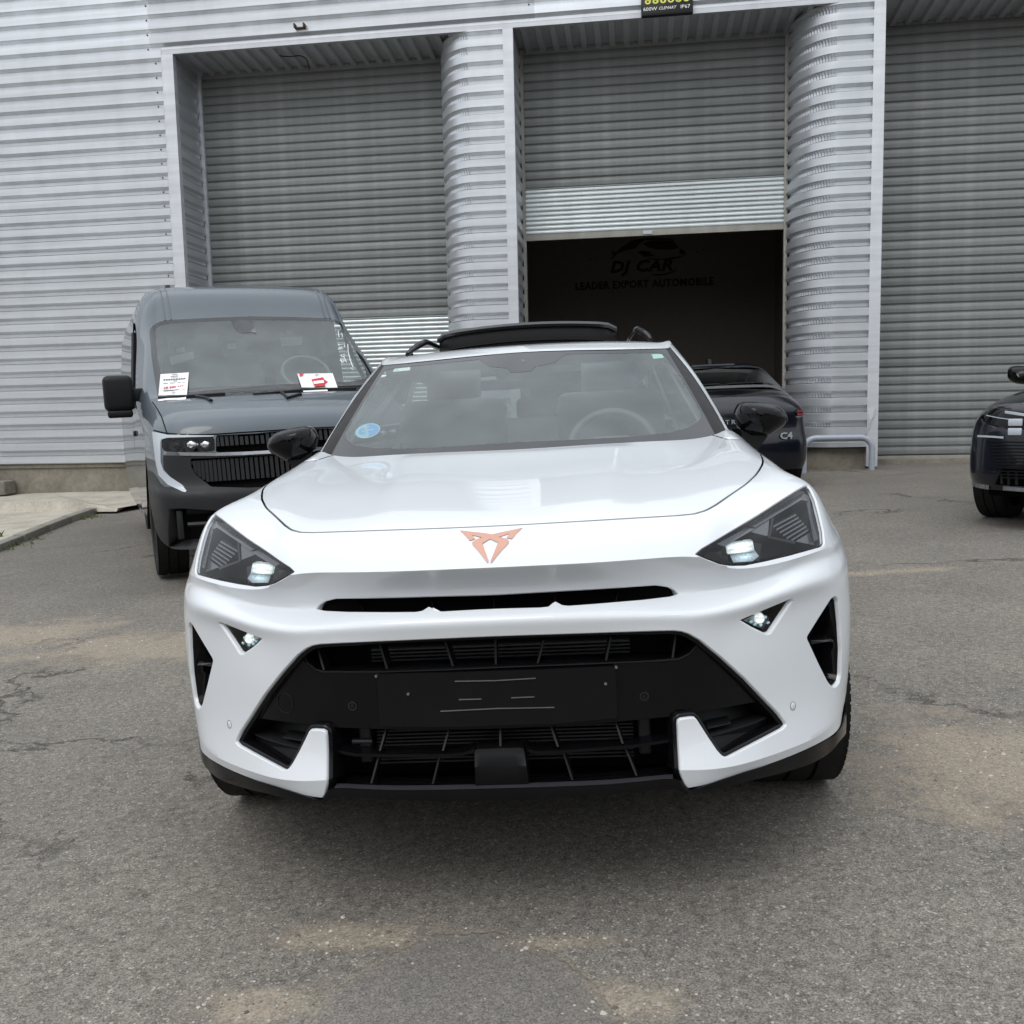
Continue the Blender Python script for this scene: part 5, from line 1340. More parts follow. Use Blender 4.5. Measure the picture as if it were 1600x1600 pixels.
# body behind the cab
CS = [(0, 2.375), (.4, 2.37), (.66, 2.355), (.78, 2.31), (.855, 2.21), (.905, 2.05), (.955, 1.60), (.98, 1.30), (.99, .97), (.99, .69), (.985, .40), (.96, .30)]
def cs(y, k=1.0): return [(-x * k, y, z) for x, z in CS[::-1]] + [(x * k, y, z) for x, z in CS[1:]]
MB().grid([cs(2.5), cs(3.5), cs(5.4)]).build('cargo_body', M['grey'], van, 35)
MB().prism(cs(5.4), (0, .02, 0)).build('rear_doors', M['grey'], van)
for s_ in (1, -1):
    D_ = [[(s_ * x, y, z) for y, x, z in r] for r in (((2.0, .91, 1.90), (2.25, .908, 1.97), (2.5, .906, 1.99)), ((1.65, .96, 1.60), (2.1, .957, 1.62), (2.5, .955, 1.62)), ((1.28, 1.0, 1.30), (1.9, .985, 1.31), (2.5, .98, 1.30)), ((1.05, .985, 1.15), (1.9, .988, 1.1), (2.5, .986, 1.08)), ((.85, .985, 1.04), (1.9, .99, .9), (2.5, .99, .9)), ((.80, .99, .97), (1.6, .992, .78), (2.5, .99, .7)), ((.95, .995, .77), (1.5, .992, .6), (2.5, .99, .55)), ((1.48, .985, .45), (1.7, .982, .4), (2.5, .98, .4)))]
    MB().grid(D_[2:]).build('cab_door', M['grey'], van, 50)
    MB().grid(D_[:3]).build('door_window', M['darkglass'], van, 50)
    P = [(s_ * 1.012, 1.62, 1.30), (s_ * .965, 1.98, 1.60), (s_ * .92, 2.25, 1.94)]
    MB().tube(P, .02, 6).build('window_frame', M['plastic'], van, 40)
    wheel('wheel', van, (s_ * .865, 1.02, .345), .345, .225, s_, .21, 8)
    wheel('wheel', van, (s_ * .76, 4.3, .345), .345, .225, s_, .21, 8)
    MB().rbox((s_ * .82, 1.02, .62), (.3, .74, .16), .03).build('arch_liner', M['void'], van)
    MB().rbox((s_ * .99, 2.15, 1.08), (.03, .17, .05), .012).build('door_handle', M['plastic'], van, 40)
    mc = np.array([abs(VF.y(185, 615, 1.20)[0]) * s_, 1.20, VF.y(185, 615, 1.20)[2]])
    mi = bpy.data.objects.new('door_mirror', None); COL.objects.link(mi); mi.parent = van
    MB().rbox(mc, (.215, .13, .275), .045, None, 4).build('mirror_cap', M['plastic'], mi, 50)
    MB().rbox(mc + [s_ * .0, .0, -.155], (.18, .11, .06), .02, None, 3).build('mirror_foot', M['plastic'], mi, 50)
    MB().rbox(mc + [-s_ * .15, .02, -.015], (.16, .06, .10), .012).build('mirror_arm', M['plastic'], mi, 50)
MB().box(-.85, .85, .3, 5.3, .28, .33).build('underbody', M['void'], van)
an = VF.y(262, 447, 2.6); MB().prism([(an[0] - .02, 2.55, 2.35), (an[0] + .02, 2.55, 2.35), (an[0] + .012, 2.68, 2.35), (an[0] - .012, 2.68, 2.35)], (0, .05, .05)).build('aerial', M['plastic'], van)
# cab interior
MB().grid([[(x, .86, 1.33) for x in np.linspace(-.86, .86, 7)], [(x, 1.30, 1.36) for x in np.linspace(-.9, .9, 7)], [(x, 1.42, 1.28) for x in np.linspace(-.9, .9, 7)], [(x, 1.4, .7) for x in np.linspace(-.9, .9, 7)]]).build('dashboard', M['dash'], van, 50)
MB().box(-.80, .80, 2.48, 2.5, .6, 2.2).build('bulkhead', M['vanwall'], van)
for x, w_ in ((.50, .5), (-.30, .9)):
    MB().rbox((x, 2.15, 1.35), (w_, .14, .72), .05, Matrix.Rotation(R_(-12), 4, 'X'), 3).build('seat_back', M['seat'], van, 50)
for x in (.50, -.10, -.52): MB().rbox((x, 2.24, 1.80), (.26, .10, .20), .04, None, 3).build('headrest', M['seat'], van, 50)
c = VF.y(478, 582, 1.55); Q = Matrix.Translation(c) @ Matrix.Rotation(R_(45), 4, 'X')
MB().tube([Q @ Vector((.2 * math.cos(2 * math.pi * k / 32), .2 * math.sin(2 * math.pi * k / 32), 0)) for k in range(33)], .016, 8).build('steering_wheel', M['dash'], van, 50)
for px in ([(264, 558), (301, 549), (304, 560), (268, 570)], [(275, 545), (288, 542), (289, 549), (277, 551)], [(355, 537), (369, 536), (369, 545), (356, 546)], [(437, 528), (473, 526), (472, 539), (440, 541)], [(448, 515), (458, 514), (458, 522), (449, 523)]):
    MB().prism([VF.y(u, v, 2.02) for u, v in px], (0, .004, 0)).build('paper_label', M['labelgrey'], van)
# wipers and marks on the glass
def onv(u, v, off=-.012): return vl.at(u, v, off)[0]
MB().tube([onv(u, v, -.025) for u, v in ((248, 622), (280, 620), (306, 618), (352, 615))], .011, 6).tube([onv(u, v, -.03) for u, v in ((306, 619.5), (322, 622), (330, 626))], .014, 6).build('wiper', M['plastic'], van, 40)
MB().tube([onv(u, v, -.025) for u, v in ((396, 616), (440, 611.5), (470, 609.5), (556, 606.5))], .011, 6).tube([onv(u, v, -.03) for u, v in ((440, 611), (462, 613), (470, 616))], .014, 6).build('wiper', M['plastic'], van, 40)
def scrawl(pts): return MB().tube([onv(u, v, -.004) for u, v in pts], .0042, 5)
mk = MB()
S_ = lambda x, y: (380 + x / 6.4, 430 + y / 6.4)
for st in ([(965, 850), (1000, 872), (1005, 850)], [(990, 880), (975, 835)], [(985, 828), (1020, 862), (1018, 835)], [(1035, 872), (1000, 808)], [(975, 800), (1012, 790), (1010, 815), (985, 815), (975, 800)],
           [(950, 745), (968, 725), (985, 745), (995, 730), (985, 718), (962, 745), (950, 738), (950, 745)], [(955, 690), (968, 700), (955, 705), (948, 695), (955, 690)], [(962, 695), (1015, 690), (1010, 720)],
           [(1045, 690), (1050, 760), (1070, 850), (1100, 925)], [(1075, 925), (1105, 950)], [(950, 560), (958, 620)], [(985, 580), (996, 620)]):
    mk.tube([onv(*S_(x, y), -.004) for x, y in st], .0035, 5)
mk.build('handwritten_marks', M['whiteprint'], vw, 40)
# the two sheets under the wipers
def sheet_thing(name, label, px, prints, lo):
    P = [np.array(VANM @ Vector(onv(u, v, -.012))) for u, v in px]; c = np.mean(P, 0)
    t = thing(name, label, 'sheet', Matrix.Translation(c), None)
    nv = np.array(VANM.to_3x3() @ Vector((0, -1, .6))); nv /= np.linalg.norm(nv)
    MB().prism([p - c for p in P], -nv * .001).build('paper', M['paper'], t)
    if lo: MB().prism([np.array(VANM @ Vector(onv(u, v, -.012))) - c for u, v in lo], -nv * .001).build('paper', M['paper'], t)
    def at(u, v): return np.array(VANM @ Vector(onv(u, v, -.012))) - c + nv * .013
    for (q, m) in prints: MB().prism([at(u, v) for u, v in q], -nv * .0006).build('print', m, t)
    return t, at
Z1 = lambda x, y: (150 + x / 6.4, 430 + y / 6.4)
bar_ = lambda x0, x1, y, h, s=0: [Z1(x0, y), Z1(x1, y - s), Z1(x1, y - s + h), Z1(x0, y + h)]
pr1 = [(bar_(760, 790, 1000, 6, 4), M['ink']), (bar_(790, 815, 996, 6, -2), M['ink']), (bar_(745, 820, 1018, 6, 4), M['ink'])]
for i in range(9): pr1.append((bar_(672 + i * 25, 672 + i * 25 + 19, 1050 - i * 1.6, 9, 1), M['ink']))
for i in range(4): pr1.append((bar_(775 + i * 10, 775 + i * 10 + 7, 1063 - i * .6, 5, 0), M['ink']))
for i, (a0, a1) in enumerate(((672, 715), (740, 790), (815, 845), (865, 890))): pr1.append((bar_(a0, a1, 1086 - i * 3, 6, 2), M['labelgrey']))
pr1 += [(bar_(672, 885, 1160, 5, 12), M['ink']), (bar_(755, 790, 1174, 6, 2), M['labelgrey'])]
t1, at1 = sheet_thing('price_sheet', 'white price sheet with red figures under the left wiper of the grey van', [Z1(645, 990), Z1(928, 972), Z1(910, 1195), Z1(625, 1203)], pr1, [Z1(622, 1222), Z1(902, 1214), Z1(897, 1243), Z1(618, 1258)])
def text_on(s, t, at, c, e, v2, size, m):
    """lettering laid on a sheet: c centre, e a point to its right, v2 a point above (pixels)"""
    O = Vector(at(*c)); X = (Vector(at(*e)) - O).normalized(); U = (Vector(at(*v2)) - O); U = (U - X * U.dot(X)).normalized(); W = X.cross(U)
    Q = Matrix(((X.x, U.x, W.x, O.x), (X.y, U.y, W.y, O.y), (X.z, U.z, W.z, O.z), (0, 0, 0, 1)))
    return text_mesh('lettering', s, size, m, t, Q, .0005, 0, 1, 1, .001)
text_on('28 500 HT', t1, at1, Z1(775, 1127), Z1(850, 1121), Z1(778, 1100), .034, M['red'])
Z2 = S_
t2, at2 = sheet_thing('offer_sheet', 'white sheet with a red seal under the right wiper of the grey van', [Z2(540, 985), Z2(895, 980), Z2(945, 1125), Z2(585, 1122)], [
    ([Z2(680, 1050), Z2(795, 1028), Z2(810, 1052), Z2(845, 1075), Z2(815, 1098), Z2(820, 1118), Z2(712, 1120), Z2(700, 1090)], M['red']), ([Z2(555, 992), Z2(608, 992), Z2(572, 1024)], M['red']), ([Z2(715, 1004), Z2(752, 1000), Z2(750, 1006), Z2(722, 1010)], M['ink'])], [Z2(597, 1152), Z2(842, 1143), Z2(846, 1160), Z2(602, 1168)])
def at2b(u, v): return at2(u, v) + (np.array(VANM.to_3x3() @ Vector((0, -1, .6))) * .004)
MB().prism([at2b(*q) for q in (Z2(697, 1072), Z2(800, 1060), Z2(806, 1088), Z2(704, 1100))], (0, .0004, 0)).build('print', M['paper'], t2)
# ================================================================== the black hatchback, seen from behind, in the open bay
HM = pose(2.58, 10.9, ground_z(2.5, 11.2), .015, .02) @ Matrix.Scale(1.05, 4)
HF = Frame(HM)
hb = thing('hatchback', 'black hatchback seen from behind in front of the open roller shutter', 'car', HM)
# rear of the car: rows from the roof down, local y grows away from us
HR = [
 [(0, 2.1, 1.515), (.35, 2.1, 1.51), (.52, 2.1, 1.485), (.60, 2.1, 1.44), (.66, 2.1, 1.36), (.74, 2.1, 1.12)],
 [(0, 1.35, 1.50), (.35, 1.35, 1.495), (.52, 1.36, 1.47), (.605, 1.38, 1.425), (.67, 1.4, 1.34), (.77, 1.4, 1.08)],
 [(0, .98, 1.455), (.35, .99, 1.45), (.53, 1.02, 1.425), (.62, 1.06, 1.375), (.70, 1.1, 1.28), (.80, 1.15, 1.05)],
 [(0, .42, 1.20), (.35, .43, 1.197), (.55, .48, 1.18), (.68, .56, 1.145), (.78, .70, 1.09), (.86, .95, 1.0)],
 [(0, .20, 1.075), (.35, .21, 1.073), (.58, .25, 1.06), (.72, .33, 1.04), (.83, .50, 1.0), (.885, .85, .93)],
 [(0, .06, .90), (.35, .07, .90), (.60, .11, .90), (.78, .20, .895), (.875, .40, .885), (.90, .80, .87)],
 [(0, .06, .73), (.35, .07, .73), (.60, .11, .73), (.79, .21, .73), (.885, .40, .73), (.905, .80, .73)],
 [(0, .01, .55), (.35, .02, .55), (.62, .06, .55), (.82, .17, .55), (.90, .38, .56), (.91, .80, .60)],
 [(0, .02, .38), (.35, .03, .38), (.62, .07, .38), (.82, .18, .38), (.895, .38, .39), (.90, .78, .42)],
 [(0, .08, .25), (.35, .09, .25), (.60, .13, .25), (.80, .22, .25), (.86, .40, .26), (.87, .76, .30)],
]
hl = Loft(HR, (4,), HF, (.3, .2), None, True)
# which way the surface faces: outwards is towards smaller y here
if hl.nor([[1.0, 6.0]])[0][1] > 0: hl.sg *= -1
qW = np.array([(0, 2.12), (2.2, 2.12), (3.1, 2.3), (3.25, 2.9), (3.2, 3.1), (2.4, 3.03), (0, 3.0)])
qW2 = np.array([(0, 3.22), (2.5, 3.22), (3.2, 3.35), (3.1, 3.8), (2.2, 3.85), (0, 3.85)])
qT = np.array([(2.55, 5.05), (3.3, 4.9), (4.3, 4.75), (4.35, 5.0), (4.2, 5.35), (3.2, 5.4), (2.6, 5.35)])
qP = np.array([(0, 6.55), (.72, 6.55), (.74, 6.62), (.74, 7.05), (.72, 7.12), (0, 7.12)])
ho, ht, hr = patch(hl, [qW, qW2, qT, qP], 7, 7)
def hreg(name, k, m, off=0, noff=0, par=None, side='both'):
    v, f = surf(hl, ho, ht[np.isin(hr, k)], off, noff, side); return obj(name, v, f, m, par or hb, True)
hreg('body_rear', [-1, 3], M['navy'])
hreg('rear_window', [0], M['privacy'], 0, .001)
hreg('lower_window', [1], M['black'], 0, .001)
for s_ in (1, -1):
    tl = bpy.data.objects.new('tail_lamp', None); COL.objects.link(tl); tl.parent = hb
    hreg('lamp_housing', [2], M['black'], 0, .002, tl, s_)
    for t in (5.03, 5.27):
        P = [hl.ev([(s, t)])[0] + hl.nor([(s, t)])[0] * .006 for s in np.linspace(2.75, 4.2, 10)]
        MB().grid([[(p + [0, 0, .012]) * [s_, 1, 1] for p in P], [(p - [0, 0, .012]) * [s_, 1, 1] for p in P]]).build('light_bar', M['redlamp2'], tl, fix=False)
    P = [hl.ev([(s, 5.42)])[0] + hl.nor([(s, 5.42)])[0] * .005 for s in np.linspace(2.6, 4.2, 10)]
    MB().grid([[(p + [0, 0, .006]) * [s_, 1, 1] for p in P], [(p - [0, 0, .006]) * [s_, 1, 1] for p in P]]).build('lamp_trim', M['silver'], tl, fix=False)
    wheel('wheel', hb, (s_ * .79, .85, .34), .34, .215, s_, .235, 8)
    wheel('wheel', hb, (s_ * .79, 3.5, .34), .34, .215, s_, .235, 8)
    sb = [[(s_ * .66, 2.1, 1.36), (s_ * .66, 3.0, 1.22), (s_ * .76, 3.4, 1.0)], [(s_ * .74, 2.1, 1.12), (s_ * .77, 3.0, 1.08), (s_ * .80, 3.5, .98)], [(s_ * .90, .8, .88), (s_ * .90, 2.4, .86), (s_ * .86, 3.9, .8)]]
    MB().grid([[(s_ * .80, 1.15, 1.05), (s_ * .74, 2.1, 1.12), (s_ * .80, 3.4, .98), (s_ * .72, 4.1, .85)], [(s_ * .90, .8, .87), (s_ * .90, 2.1, .9), (s_ * .89, 3.4, .85), (s_ * .78, 4.15, .70)], [(s_ * .905, .8, .72), (s_ * .905, 2.1, .70), (s_ * .9, 3.4, .72), (s_ * .8, 4.2, .5)], [(s_ * .89, 1.3, .30), (s_ * .89, 2.1, .28), (s_ * .88, 3.0, .3), (s_ * .78, 4.15, .28)]]).build('side_body', M['navy'], hb, 50)
    MB().grid([[(s_ * .62, 1.5, 1.42), (s_ * .62, 2.4, 1.42), (s_ * .66, 3.1, 1.12)], [(s_ * .79, 1.2, 1.06), (s_ * .75, 2.4, 1.10), (s_ * .80, 3.4, .99)]]).build('side_window', M['darkglass'], hb, 50)
MB().grid([[(-.62, 2.1, 1.49), (0, 2.1, 1.515), (.62, 2.1, 1.49)], [(-.6, 2.7, 1.44), (0, 2.7, 1.48), (.6, 2.7, 1.44)], [(-.72, 3.4, 1.0), (0, 3.3, 1.02), (.72, 3.4, 1.0)], [(-.75, 4.1, .85), (0, 4.25, .87), (.75, 4.1, .85)], [(-.75, 4.2, .3), (0, 4.36, .3), (.75, 4.2, .3)]]).build('body_front', M['navy'], hb, 50)
# spoiler lip between the two panes, aerial, plate, wiper, letters
P = [hl.ev([(s, 3.08)])[0] + hl.nor([(s, 3.08)])[0] * .02 for s in np.linspace(0, 3.1, 12)]; Q2 = [hl.ev([(s, 3.2)])[0] + hl.nor([(s, 3.2)])[0] * .012 for s in np.linspace(0, 3.1, 12)]
MB().grid([P, [(a + b) / 2 + [0, -.012, .006] for a, b in zip(P, Q2)], Q2]).mirror().build('spoiler', M['spoilergrey'], hb, 40)
MB().prism([(-.02, 1.25, 1.49), (.02, 1.25, 1.49), (.012, 1.42, 1.49), (-.012, 1.42, 1.49)], (0, .05, .06)).build('aerial', M['black'], hb)
MB().box(-.25, .25, 1.06, 1.10, 1.462, 1.476).build('brake_light', M['spoilergrey'], hb)
MB().rbox((0, .045, .60), (.53, .012, .12), .004).build('number_plate', M['platewhite'], hb)
for x in (-.245, .245): MB().box(x - .018, x + .018, .036, .0385, .545, .655).build('plate_band', M['plateblue'], hb)
RXH = Matrix.Rotation(R_(90), 4, 'X')
for ch, x in zip('CITROËN', (-.195, -.13, -.065, 0, .065, .13, .195)):
    text_mesh('letter', ch, .068, M['labelgrey'], hb, Matrix.Translation((x, hl.ev([(abs(x) / .35 if abs(x) < .35 else 1 + (abs(x) - .35) / .25, 6.0)])[0][1] - .045, .80)) @ RXH, .004, 0, 1, 1.15)
text_mesh('badge', 'C4', .10, M['labelgrey'], hb, Matrix.Translation((.585, .05, .625)) @ Matrix.Rotation(R_(10), 4, 'Z') @ RXH, .005, 0, 1, 1.2, .002)
MB().box(-.7, .7, .3, 4.1, .22, .26).build('underbody', M['void'], hb)

# ================================================================== the black SUV cut off by the right edge
SM = pose(4.09, 6.83, ground_z(4.2, 7.2) - .0, .80, .0)
SF = Frame(SM)
suv = thing('suv', 'glossy black SUV parked at the right edge with its front corner showing', 'car', SM)
SV = [
 [(0, 1.25, 1.12), (.35, 1.27, 1.115), (.60, 1.33, 1.10), (.74, 1.42, 1.08), (.84, 1.52, 1.04), (.90, 1.6, .95)],
 [(0, .65, 1.085), (.35, .67, 1.08), (.60, .74, 1.062), (.74, .83, 1.035), (.84, .96, .985), (.915, 1.1, .90)],
 [(0, .22, 1.01), (.35, .24, 1.005), (.60, .31, .985), (.74, .40, .955), (.84, .55, .915), (.92, .85, .84)],
 [(0, .08, .92), (.35, .10, .92), (.60, .165, .905), (.75, .26, .88), (.86, .42, .845), (.93, .72, .79)],
 [(0, .03, .78), (.35, .05, .78), (.60, .11, .775), (.76, .21, .76), (.875, .38, .735), (.935, .68, .70)],
 [(0, .01, .60), (.35, .03, .60), (.60, .09, .60), (.77, .19, .595), (.88, .36, .58), (.935, .66, .57)],
 [(0, .0, .42), (.35, .02, .42), (.60, .08, .42), (.77, .18, .42), (.875, .35, .42), (.925, .64, .43)],
 [(0, .03, .30), (.35, .05, .30), (.58, .11, .30), (.74, .21, .30), (.84, .37, .305), (.895, .62, .33)],
]
sl = Loft(SV, (), SF, (.3, .22))
def sreg(u0, u1, t0, t1): return np.array([(u0, t0), (u1, t0), (u1, t1), (u0, t1)])
zHx = np.array([(1.2, 2.75), (3.3, 2.62), (4.35, 2.5), (4.5, 2.72), (4.1, 3.1), (2.9, 3.35), (1.5, 3.3)])
zH = sl.trace([(1533, 652), (1543, 640), (1556, 636), (1580, 640), (1612, 650), (1618, 662), (1590, 676), (1560, 668), (1540, 662)])
zL = np.array([(1.9, 4.95), (3.1, 4.3), (3.35, 4.5), (2.6, 6.3), (1.9, 6.45)])
zI = np.array([(0, 5.75), (1.7, 5.7), (2.0, 6.6), (0, 6.6)])
so_, stt, sr = patch(sl, [zH, zI], 8, 8)
v, f = surf(sl, so_, stt[sr == -1]); obj('body_front', v, f, M['navy'], suv, True)
for s_ in (1, -1): v, f = surf(sl, so_, stt[sr == 0], 0, -.001, s_); obj('headlight_lens', v, f, M['black'], suv, True)
v, f = surf(sl, so_, stt[sr == 1], .05); obj('grille_back', v, f, M['void'], suv, True)
def sstrip(name, a, b, h_, m, n=8, noff=.006, both_=True):
    P = [sl.ev([(a[0] + (b[0] - a[0]) * i / n, a[1] + (b[1] - a[1]) * i / n)])[0] + sl.nor([(a[0] + (b[0] - a[0]) * i / n, a[1] + (b[1] - a[1]) * i / n)])[0] * noff for i in range(n + 1)]
    for s_ in (1, -1):
        MB().grid([[(p + [0, .006, h_ / 2]) * [s_, 1, 1] for p in P], [(p + [0, 0, h_ * .4]) * [s_, 1, 1] for p in P], [(p - [0, 0, h_ * .4]) * [s_, 1, 1] for p in P], [(p + [0, .006, -h_ / 2]) * [s_, 1, 1] for p in P]]).build(name, m, suv, fix=False)
def pstrip(name, px, h_, m, off=-.008):
    P = [sl.at(u, v, off)[0] for u, v in px]
    for s_ in (1, -1):
        MB().grid([[(p + [0, .008, h_ / 2]) * [s_, 1, 1] for p in P], [(p + [0, 0, h_ * .4]) * [s_, 1, 1] for p in P], [(p - [0, 0, h_ * .4]) * [s_, 1, 1] for p in P], [(p + [0, .008, -h_ / 2]) * [s_, 1, 1] for p in P]]).build(name, m, suv, fix=False)
for k in range(12):
    v0 = 690 + k * 5.1; pstrip('grille_slat', [(1541 + k * 1.9 + (1606 - 1541 - k * 1.9) * i / 6, v0 + 1.5 * i / 6) for i in range(7)], .011, M['satinblack'])
pstrip('daytime_light', [(1527, 681.5), (1540, 682), (1556, 683), (1568, 684)], .016, M['drlwhite'])
pstrip('trim_and_reflection', [(1541, 649), (1560, 653), (1580, 655.5)], .008, M['drlwhite'], -.012)
pstrip('trim_and_reflection', [(1570, 644), (1590, 647), (1612, 650)], .022, M['drlwhite'], -.012)  # white strip painted in as the bright reflection on the bonnet
for x in np.arange(-.54, .55, .06):
    sx_ = abs(x) / .35 if abs(x) < .35 else 1 + (abs(x) - .35) / .25
    p, q = sl.ev([(sx_, 5.78)], .02)[0], sl.ev([(sx_, 6.55)], .02)[0]; sg = -1 if x < 0 else 1
    MB().prism([p * [sg, 1, 1] + [-.009, 0, 0], p * [sg, 1, 1] + [.009, 0, 0], p * [sg, 1, 1] + [.009, .03, 0], p * [sg, 1, 1] + [-.009, .03, 0]], (q - p) * [sg, 1, 1]).build('intake_bar', M['greyplastic'], suv)
sstrip('bumper_trim', (2.3, 6.78), (4.6, 6.62), .045, M['silver'])
sstrip('bumper_trim', (0, 6.85), (1.7, 6.8), .035, M['silver'])
for s_ in (1, -1):
    c = np.abs(sl.at(1587, 662, -.006)[0]) * [s_, 1, 1]
    for dz in (.0, -.07): MB().rbox(c + [0, -.005, dz + .01], (.10, .03, .055), .008).build('lamp_module', M['drlwhite'], suv, 40)
    MB().grid([[(s_ * .925, .56, .66), (s_ * .925, .56, .42)], [(s_ * .932, .60, .66), (s_ * .932, .60, .42)]]).build('air_curtain', M['silver'], suv, fix=False)
    wheel('wheel', suv, (s_ * .81, .92, .355), .355, .235, s_, .24, 8); wheel('wheel', suv, (s_ * .81, 3.7, .355), .355, .235, s_, .24, 8)
    MB().rbox((s_ * .74, .95, .60), (.28, .74, .2), .03).build('arch_liner', M['void'], suv)
    mc = SF.y(1596, 586, 1.72); mx = abs(mc[0])
    mi = bpy.data.objects.new('door_mirror', None); COL.objects.link(mi); mi.parent = suv
    rg = []
    for k, sc_ in zip((-.10, -.085, -.05, 0, .05, .06), (.1, .5, .82, .98, 1.0, .9)): rg.append([(s_ * (mx + .125 * sc_ * math.copysign(abs(math.cos(t)) ** .75, math.cos(t))), 1.72 + k, mc[2] + .085 * sc_ * math.copysign(abs(math.sin(t)) ** .75, math.sin(t)) + .02 * math.cos(t)) for t in np.linspace(0, 2 * math.pi, 25)])
    MB().grid(rg).build('mirror_cap', M['black'], mi, 80)
    MB().rbox((s_ * (mx - .09), 1.74, mc[2] - .09), (.10, .07, .07), .015).build('mirror_foot', M['plastic'], mi, 40)
    MB().grid([[(s_ * .70, 1.55, 1.12), (s_ * .62, 2.25, 1.56), (s_ * .61, 3.6, 1.58), (s_ * .66, 4.3, 1.35)], [(s_ * .86, 1.6, 1.06), (s_ * .85, 2.4, 1.08), (s_ * .85, 3.6, 1.1), (s_ * .82, 4.4, 1.1)]]).build('side_window', M['darkglass'], suv, 50)
    MB().grid([[(s_ * .86, 1.6, 1.05), (s_ * .86, 2.6, 1.08), (s_ * .86, 3.6, 1.1), (s_ * .82, 4.4, 1.1)], [(s_ * .915, 1.1, .90), (s_ * .925, 2.6, .92), (s_ * .925, 3.6, .92), (s_ * .86, 4.55, .9)], [(s_ * .935, .8, .70), (s_ * .935, 2.6, .7), (s_ * .935, 3.6, .78), (s_ * .87, 4.62, .7)], [(s_ * .915, 1.4, .3), (s_ * .92, 2.6, .28), (s_ * .92, 3.2, .3), (s_ * .85, 4.6, .35)]]).build('side_body', M['navy'], suv, 50)
MB().grid([[(-.66, 2.2, 1.55), (-.35, 2.12, 1.6), (0, 2.1, 1.615), (.35, 2.12, 1.6), (.66, 2.2, 1.55)], [(-.78, 1.5, 1.12), (-.4, 1.3, 1.13), (0, 1.25, 1.135), (.4, 1.3, 1.13), (.78, 1.5, 1.12)]]).build('windscreen', M['privacy'], suv, 60)
MB().grid([[(-.66, 2.2, 1.55), (0, 2.1, 1.62), (.66, 2.2, 1.55)], [(-.64, 3.0, 1.6), (0, 3.0, 1.655), (.64, 3.0, 1.6)], [(-.63, 4.2, 1.54), (0, 4.3, 1.6), (.63, 4.2, 1.54)], [(-.78, 4.55, 1.05), (0, 4.65, 1.08), (.78, 4.55, 1.05)], [(-.82, 4.6, .35), (0, 4.68, .35), (.82, 4.6, .35)]]).build('roof_and_tail', M['navy'], suv, 50)
MB().box(-.7, .7, .3, 4.5, .24, .28).build('underbody', M['void'], suv)
# ------------------------------------------------------------------ asphalt yard
x = N('worn_asphalt')
pos = x.co()
big = x.noise(.35, 5, .6); mid = x.noise(1.6, 6, .65); fine = x.noise(38, 6, .75)
agg = x.n('TexVoronoi', Scale=330.0); x.l(pos, agg.inputs['Vector'])
agg2 = x.n('TexVoronoi', Scale=190.0); x.l(pos, agg2.inputs['Vector'])
sepc = x.n('SeparateColor'); x.l(agg.outputs['Color'], sepc.inputs[0])
sep2 = x.n('SeparateColor'); x.l(agg2.outputs['Color'], sep2.inputs[0])
col = x.ramp(mid, [(.25, (.158, .144, .124)), (.5, (.198, .181, .155)), (.75, (.240, .220, .188))])
col = x.mix(x.ramp(big, [(.40, 0.0), (.65, .6)]), col, (.165, .154, .141))
col = x.mix(1.0, col, x.ramp(fine, [(.28, .48), (.5, .97), (.74, 1.36)]), 'MULTIPLY')
col = x.mix(1.0, col, x.ramp(sepc.outputs[0], [(0, .55), (.5, 1.0), (1, 1.5)]), 'MULTIPLY')
col = x.mix(x.ramp(sep2.outputs[1], [(.965, 0.0), (.975, .6)]), col, (.48, .45, .40))
pit = x.noise(75, 3, .6); col = x.mix(x.ramp(pit, [(.27, .8), (.36, 0.0)]), col, (.045, .040, .034))
# dusty, gravelly worn-out spots, each where the yard has one
spots = [(235, 1010, 1.0, .42), (20, 995, .7, .5), (1385, 893, .55, .13), (1560, 1190, .55, .55), (560, 1465, .30, .07), (390, 1570, .16, .09), (985, 1570, .14, .10), (860, 1475, .22, .04)]
wob = x.noise(3.4, 10, .78)
acc = None
for (u, v, rx, ry) in spots:
    p = gp(u, v)
    mp = x.n('Mapping'); mp.inputs['Location'].default_value = (-p[0] / rx, -p[1] / ry, 0); mp.inputs['Scale'].default_value = (1 / rx, 1 / ry, 0)
    x.l(pos, mp.inputs[0])
    ln = x.n('VectorMath', operation='LENGTH'); x.l(mp.outputs[0], ln.inputs[0])
    d = x.math('ADD', ln.outputs['Value'], x.math('MULTIPLY', x.math('SUBTRACT', wob, .5), 3.2))
    m_ = x.ramp(d, [(.45, 1.0), (.95, 0.0)])
    acc = m_ if acc is None else x.math('MAXIMUM', acc, m_)
dust = x.mix(x.noise(40, 5, .8), (.19, .155, .115), (.42, .36, .28))
dust = x.mix(1.0, dust, x.ramp(sep2.outputs[0], [(0, .7), (1, 1.35)]), 'MULTIPLY')
col = x.mix(x.math('MULTIPLY', acc, .74), col, dust)
